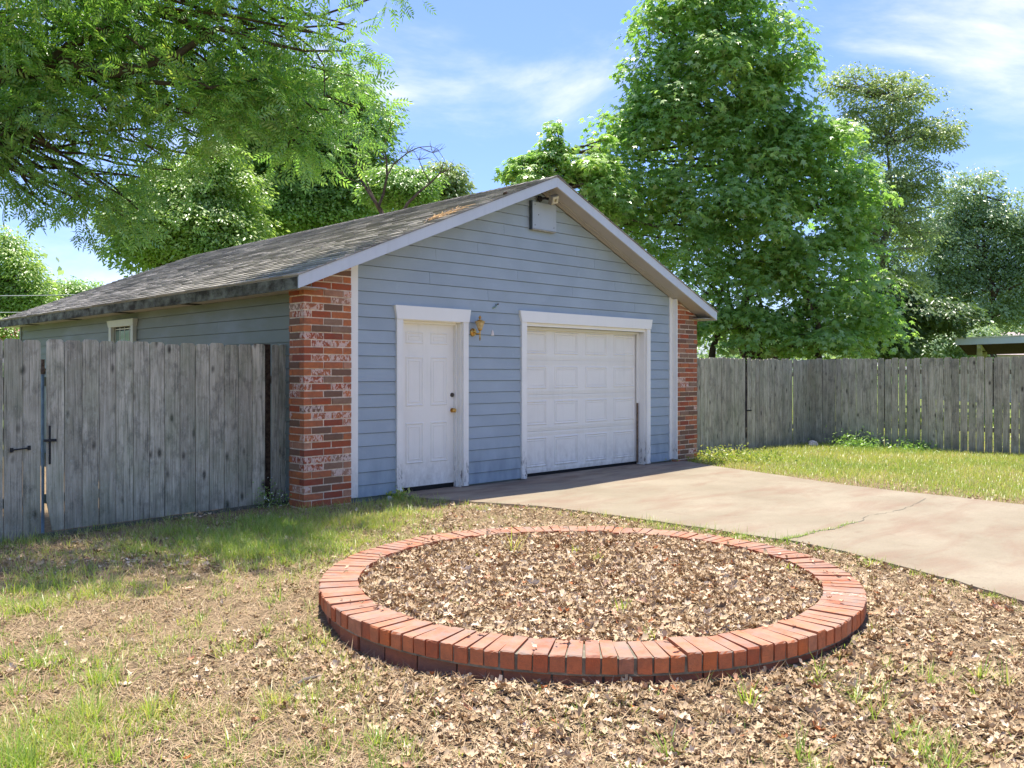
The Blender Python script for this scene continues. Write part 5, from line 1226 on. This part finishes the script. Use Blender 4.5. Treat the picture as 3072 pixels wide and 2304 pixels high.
fs = [o for o in bpy.data.objects if o.name == 'flowering_shrub'][0]; o = fast_mesh('blossoms', V, T, 'pink', fs, tuple(WORLD[fs.name])); o['kind'] = 'stuff'
# bare snag
sn = thing('dead_tree', tuple(at(820, 800, 21)[:2]) + (-.05,), 'bare grey dead tree with forked branches behind the garage ridge', 'tree')
m = MB(); random.seed(20)
def spath(pts, r0, r1, Z=21): m.tube([at(X, Y, Z + random.uniform(-.15, .15)) for X, Y in pts], [.68 * r0 + (.6 * r1 - .68 * r0) * i / (len(pts) - 1) for i in range(len(pts))], 6)
spath([(850, 800), (845, 600), (835, 480), (822, 455), (812, 438), (790, 405)], .13, .06)
tr_ = m.obj('trunk', 'bark', sn); m = MB()
spath([(818, 445), (828, 420), (836, 380), (835, 345), (830, 315), (838, 285), (850, 262)], .055, .012)
spath([(836, 380), (850, 355), (880, 330), (905, 318), (935, 330), (950, 350)], .03, .008)
spath([(790, 405), (775, 380), (768, 345), (770, 310), (765, 285)], .045, .010)
spath([(790, 405), (770, 392), (740, 380), (735, 360)], .02, .005)
spath([(812, 438), (795, 400), (780, 360)], .04, .015)
spath([(835, 345), (820, 320), (812, 300)], .02, .005); spath([(838, 300), (860, 290), (880, 285)], .012, .004)
spath([(860, 480), (880, 440), (905, 415), (930, 395), (950, 375), (958, 350)], .07, .015); spath([(930, 395), (915, 370), (905, 345), (890, 320)], .025, .006); spath([(905, 318), (930, 316), (945, 322), (960, 345), (965, 365)], .015, .004)
spath([(950, 375), (970, 365), (980, 345)], .02, .004); spath([(905, 345), (925, 340), (940, 350)], .012, .003)
for _ in range(95):
    X, Y = random.choice([(835, 345), (850, 355), (880, 330), (768, 345), (770, 310), (930, 395), (950, 375), (905, 345), (935, 330), (740, 375), (780, 360)]); a = random.uniform(0, 6.28); L = random.uniform(15, 38)
    spath([(X, Y), (X + L * .5 * math.cos(a) + random.uniform(-4, 4), Y - abs(L * .5 * math.sin(a))), (X + L * math.cos(a), Y - abs(L * math.sin(a)) + random.uniform(-6, 12))], .009, .003)
m.obj('branches', 'bark', sn)

# right side
tree('maple_sapling', 'pale young tree top showing just left of the garage peak behind the ridge', 20, [(1175, 335, 30, 22), (1115, 362, 26, 16), (1195, 290, 12, 22), (1220, 320, 18, 20), (1205, 370, 45, 24), (1150, 385, 50, 18), (1098, 375, 16, 14), (1295, 325, 16, 30), (1290, 370, 45, 30), (1310, 420, 60, 50)], 330, 16, .15, .17, T_STAR, 'sweetgum', 1230, .1, seed=14, twigs=120, shell=.4)
tree('sweetgum_tree', 'huge bright green sweetgum tree filling the space behind the right roof slope', 21,
     [(1540, 60, 105, 90), (1490, 20, 70, 70), (1620, 60, 75, 90), (1440, 190, 70, 90), (1560, 200, 130, 110), (1650, 230, 90, 100), (1400, 300, 70, 90), (1500, 340, 130, 110), (1640, 360, 120, 110), (1740, 330, 70, 80), (1360, 420, 90, 80), (1470, 480, 130, 110), (1620, 500, 130, 120), (1760, 470, 110, 120), (1790, 380, 65, 60),
      (1500, 610, 110, 90), (1640, 650, 130, 90), (1780, 600, 100, 100), (1810, 700, 85, 60), (1600, 710, 110, 45), (1720, 730, 110, 40), (1560, -60, 90, 60), (1840, 540, 50, 60), (1270, 470, 60, 50), (1810, 300, 30, 40), (1400, 120, 50, 80), (1680, 130, 45, 80), (1340, 340, 50, 60), (1860, 620, 45, 80), (1840, 440, 45, 60), (1850, 730, 50, 45), (1690, 220, 55, 70), (1715, 290, 55, 50)],
     1350, 36, .155, .36, T_STAR, 'sweetgum', 1600, .26, seed=15, droop=.35, depth=.75, twigs=320, extra_trunks=(1545, 1610, 1650, 1790), shell=.42, up=.7, zmin=1.3, tback=1.9)
tree('oak_tree', 'tall airy oak with open sky gaps standing right of the sweetgum', 31, [(1850, 190, 55, 40), (1900, 230, 70, 60), (1960, 220, 60, 50), (1940, 300, 80, 60), (2010, 290, 45, 40), (2050, 270, 28, 28), (1900, 380, 80, 70), (1980, 380, 55, 40), (2010, 420, 40, 40), (1930, 470, 70, 60), (1900, 560, 80, 70), (1960, 580, 60, 60), (1790, 190, 30, 30), (1990, 510, 50, 40), (1860, 300, 60, 60), (1850, 450, 70, 90), (1940, 640, 70, 50)],
     800, 46, .13, .30, T_DIA, 'olive_leaf', 1930, .22, 'bark_grey', seed=16, shell=.3, twigs=200)
tree('far_oak', 'mid-green broad tree at the right edge behind the carport', 40, [(2130, 500, 70, 60), (2080, 560, 60, 60), (2180, 540, 70, 70), (2120, 470, 40, 30), (2240, 560, 80, 90), (2150, 640, 90, 70), (2060, 650, 70, 60), (2030, 600, 40, 50), (2210, 490, 50, 40), (2010, 560, 50, 60), (1990, 640, 50, 50), (2060, 470, 30, 30), (2170, 440, 30, 22), (1950, 700, 60, 50), (2060, 420, 55, 40), (2020, 500, 50, 50), (2120, 400, 30, 22)],
     1300, 42, .18, .48, T_DIA, 'far_leaf', 2150, .3, seed=17, shell=.45)
tree('dark_pine', 'dark pine with drooping boughs low between the sweetgum and the far trees', 26, [(1910, 650, 55, 40), (1900, 720, 60, 40), (1950, 690, 60, 35), (2000, 680, 60, 25), (2060, 690, 50, 25), (1880, 620, 40, 40), (1930, 745, 60, 25)], 800, 26, .16, .26, T_DIA, 'pine', 1915, .2, seed=18, twigs=60)
tree('pale_shrub_tree', 'pale green thicket above the fence left of the carport', 33, [(2020, 745, 60, 30), (2080, 755, 40, 22), (1980, 760, 40, 20), (2100, 720, 30, 22)], 420, 20, .17, .3, T_DIA, 'far_leaf', 2030, .06, seed=19, twigs=60)
# far wooded skyline as one mass
rng = np.random.default_rng(50); n_ = 5200; ang = rng.random(n_) * 2 * math.pi; rr = 62 + 26 * rng.random(n_); hh = 3 + 6.5 * (0.5 + .5 * np.sin(ang * 13) * np.cos(ang * 29 + 1)) + 1.5 * rng.normal(0, 1, n_) * .3
zc = hh * rng.random(n_) ** .7; C_ = np.c_[6 + rr * np.cos(ang), -4 + rr * np.sin(ang), zc]; per = 14; cc = np.repeat(C_, per, 0); N_ = len(cc)
V, T = scatter(T_DIA, cc + rng.normal(0, 1, (N_, 3)) * [1.0, 1.0, .7], rng.normal(0, 1, (N_, 3)), rng.normal(0, .5, (N_, 3)) + [0, 0, .8], .75 * (.6 + .8 * rng.random(N_)))
tag(fast_mesh('treeline', V, T, 'far_leaf'), 'distant line of woods beyond the yards', kind='stuff')

# ------------------------------------------------------------------ carport and neighbour's roof at the right edge, wires at left
ZC = 26
cp = thing('carport', tuple(at(2180, 800, ZC)[:2]) + (-.05,), 'open carport with a pale fascia and yellowish posts beyond the right fence', 'carport')
A = at((2750 + 795 / 6.87) / K, (950 + 455 / 6.87) / K, ZC); B = at(2330, (950 + 318 / 6.87 - 15) / K, ZC - 1.6)
d = (B - A); d2 = Vector((d.x, d.y, 0)).normalized(); back = Vector((-d2.y, d2.x, 0));
if back.dot(Vector((VD[0], VD[1], 0))) < 0: back = -back
def slab(P0, P1, depth, h0, h1, name, mat, parent, slope=0.0):
    q = []
    for h in (h0, h1): q += [P0 + Vector((0, 0, h)), P1 + Vector((0, 0, h)), P1 + back * depth + Vector((0, 0, h + slope)), P0 + back * depth + Vector((0, 0, h + slope))]
    return MB().hexa(q).obj(name, mat, parent)
B.z = A.z + (B - A).length * .02
MAT['cp_white'] = mat_paint('carport_paint', (0.50, 0.56, 0.56), .3); MAT['cp_yellow'] = flat('mossy_yellow_post', (0.42, 0.42, 0.22), var=.3, scale=5); MAT['cp_edge'] = flat('drip_edge', (0.66, 0.68, 0.5))
slab(A, B, .03, -.19, 0, 'fascia', 'cp_white', cp); slab(A - d2 * .05 - back * .03, B, 5, .004, .035, 'roof', 'cp_edge', cp, -.25)
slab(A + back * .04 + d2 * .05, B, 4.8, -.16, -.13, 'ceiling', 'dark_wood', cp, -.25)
for s_, b_ in ((.62, .5), (.62, 3.6), (3.8, .5)):
    p = A + d2 * s_ + back * b_; MB().box((p.x - .06, p.y - .06, -.1), (p.x + .06, p.y + .06, p.z - .2)).obj('post', 'cp_yellow', cp)
p = A + d2 * .62; MB().hexa([tuple(p + d2 * a + back * b_ + Vector((0, 0, h))) for h in (-.30, -.185) for a, b_ in ((-.05, .1), (.05, .1), (.05, 4.6), (-.05, 4.6))]).obj('beam', 'cp_yellow', cp)
nh = thing('neighbour_house', tuple(at(2240, 800, 44)[:2]) + (-.05,), 'neighbouring house with a pinkish grey hip roof seen under the carport', 'house')
a_ = at(2125, 766, 44); b_ = at(2170, 752, 46); c_ = at(2420, 752, 50); d_ = at(2450, 766, 47); e_ = at(2215, 766, 56)
ev = a_.z; wv = [Vector((a_.x, a_.y, ev)), Vector((d_.x, d_.y, ev)), Vector((d_.x, d_.y, ev)) + Vector((VD[0], VD[1], 0)) * 8, Vector((a_.x, a_.y, ev)) + Vector((VD[0], VD[1], 0)) * 8]
r1 = (wv[0] + wv[3]) / 2 + (wv[1] - wv[0]).normalized() * 3; r2 = (wv[1] + wv[2]) / 2 - (wv[1] - wv[0]).normalized() * 3; r1.z = r2.z = ev + 1.4
mesh_obj('roof', [tuple(p) for p in wv] + [tuple(r1), tuple(r2)], [(0, 1, 5, 4), (1, 2, 5), (2, 3, 4, 5), (3, 0, 4), (3, 2, 1, 0)], 'far_roof', nh)
cc_ = sum(wv, Vector()) / 4; ww = [cc_ + (p - cc_) * .94 for p in wv]
MB().hexa([(p.x, p.y, -.1) for p in ww] + [(p.x, p.y, ev - .02) for p in ww]).obj('wall', flat('beige_wall', (0.5, 0.45, 0.38)), nh)
vp = wv[0].lerp(r1, .55) + (wv[1] - wv[0]).normalized() * 1.3; MB().tube([vp, vp + Vector((0, 0, .35))], .12, 8).obj('vent_pipe', 'iron', nh)
for zy, lab in ((620, 'upper thin overhead wire at the left edge of the sky'), (656, 'lower thin overhead wire at the left edge of the sky')):
    pts = []
    for i in range(13):
        t_ = i / 12; p = at(-400 + 800 * t_, zy + 12, 27); p.z += .9 * (t_ - .5) ** 2 - .1; pts.append(p)
    tag(MB().tube(pts, .011, 5).obj('overhead_wire', flat('wire', (0.5, 0.5, 0.5))), lab, 'wire', 'overhead wires')
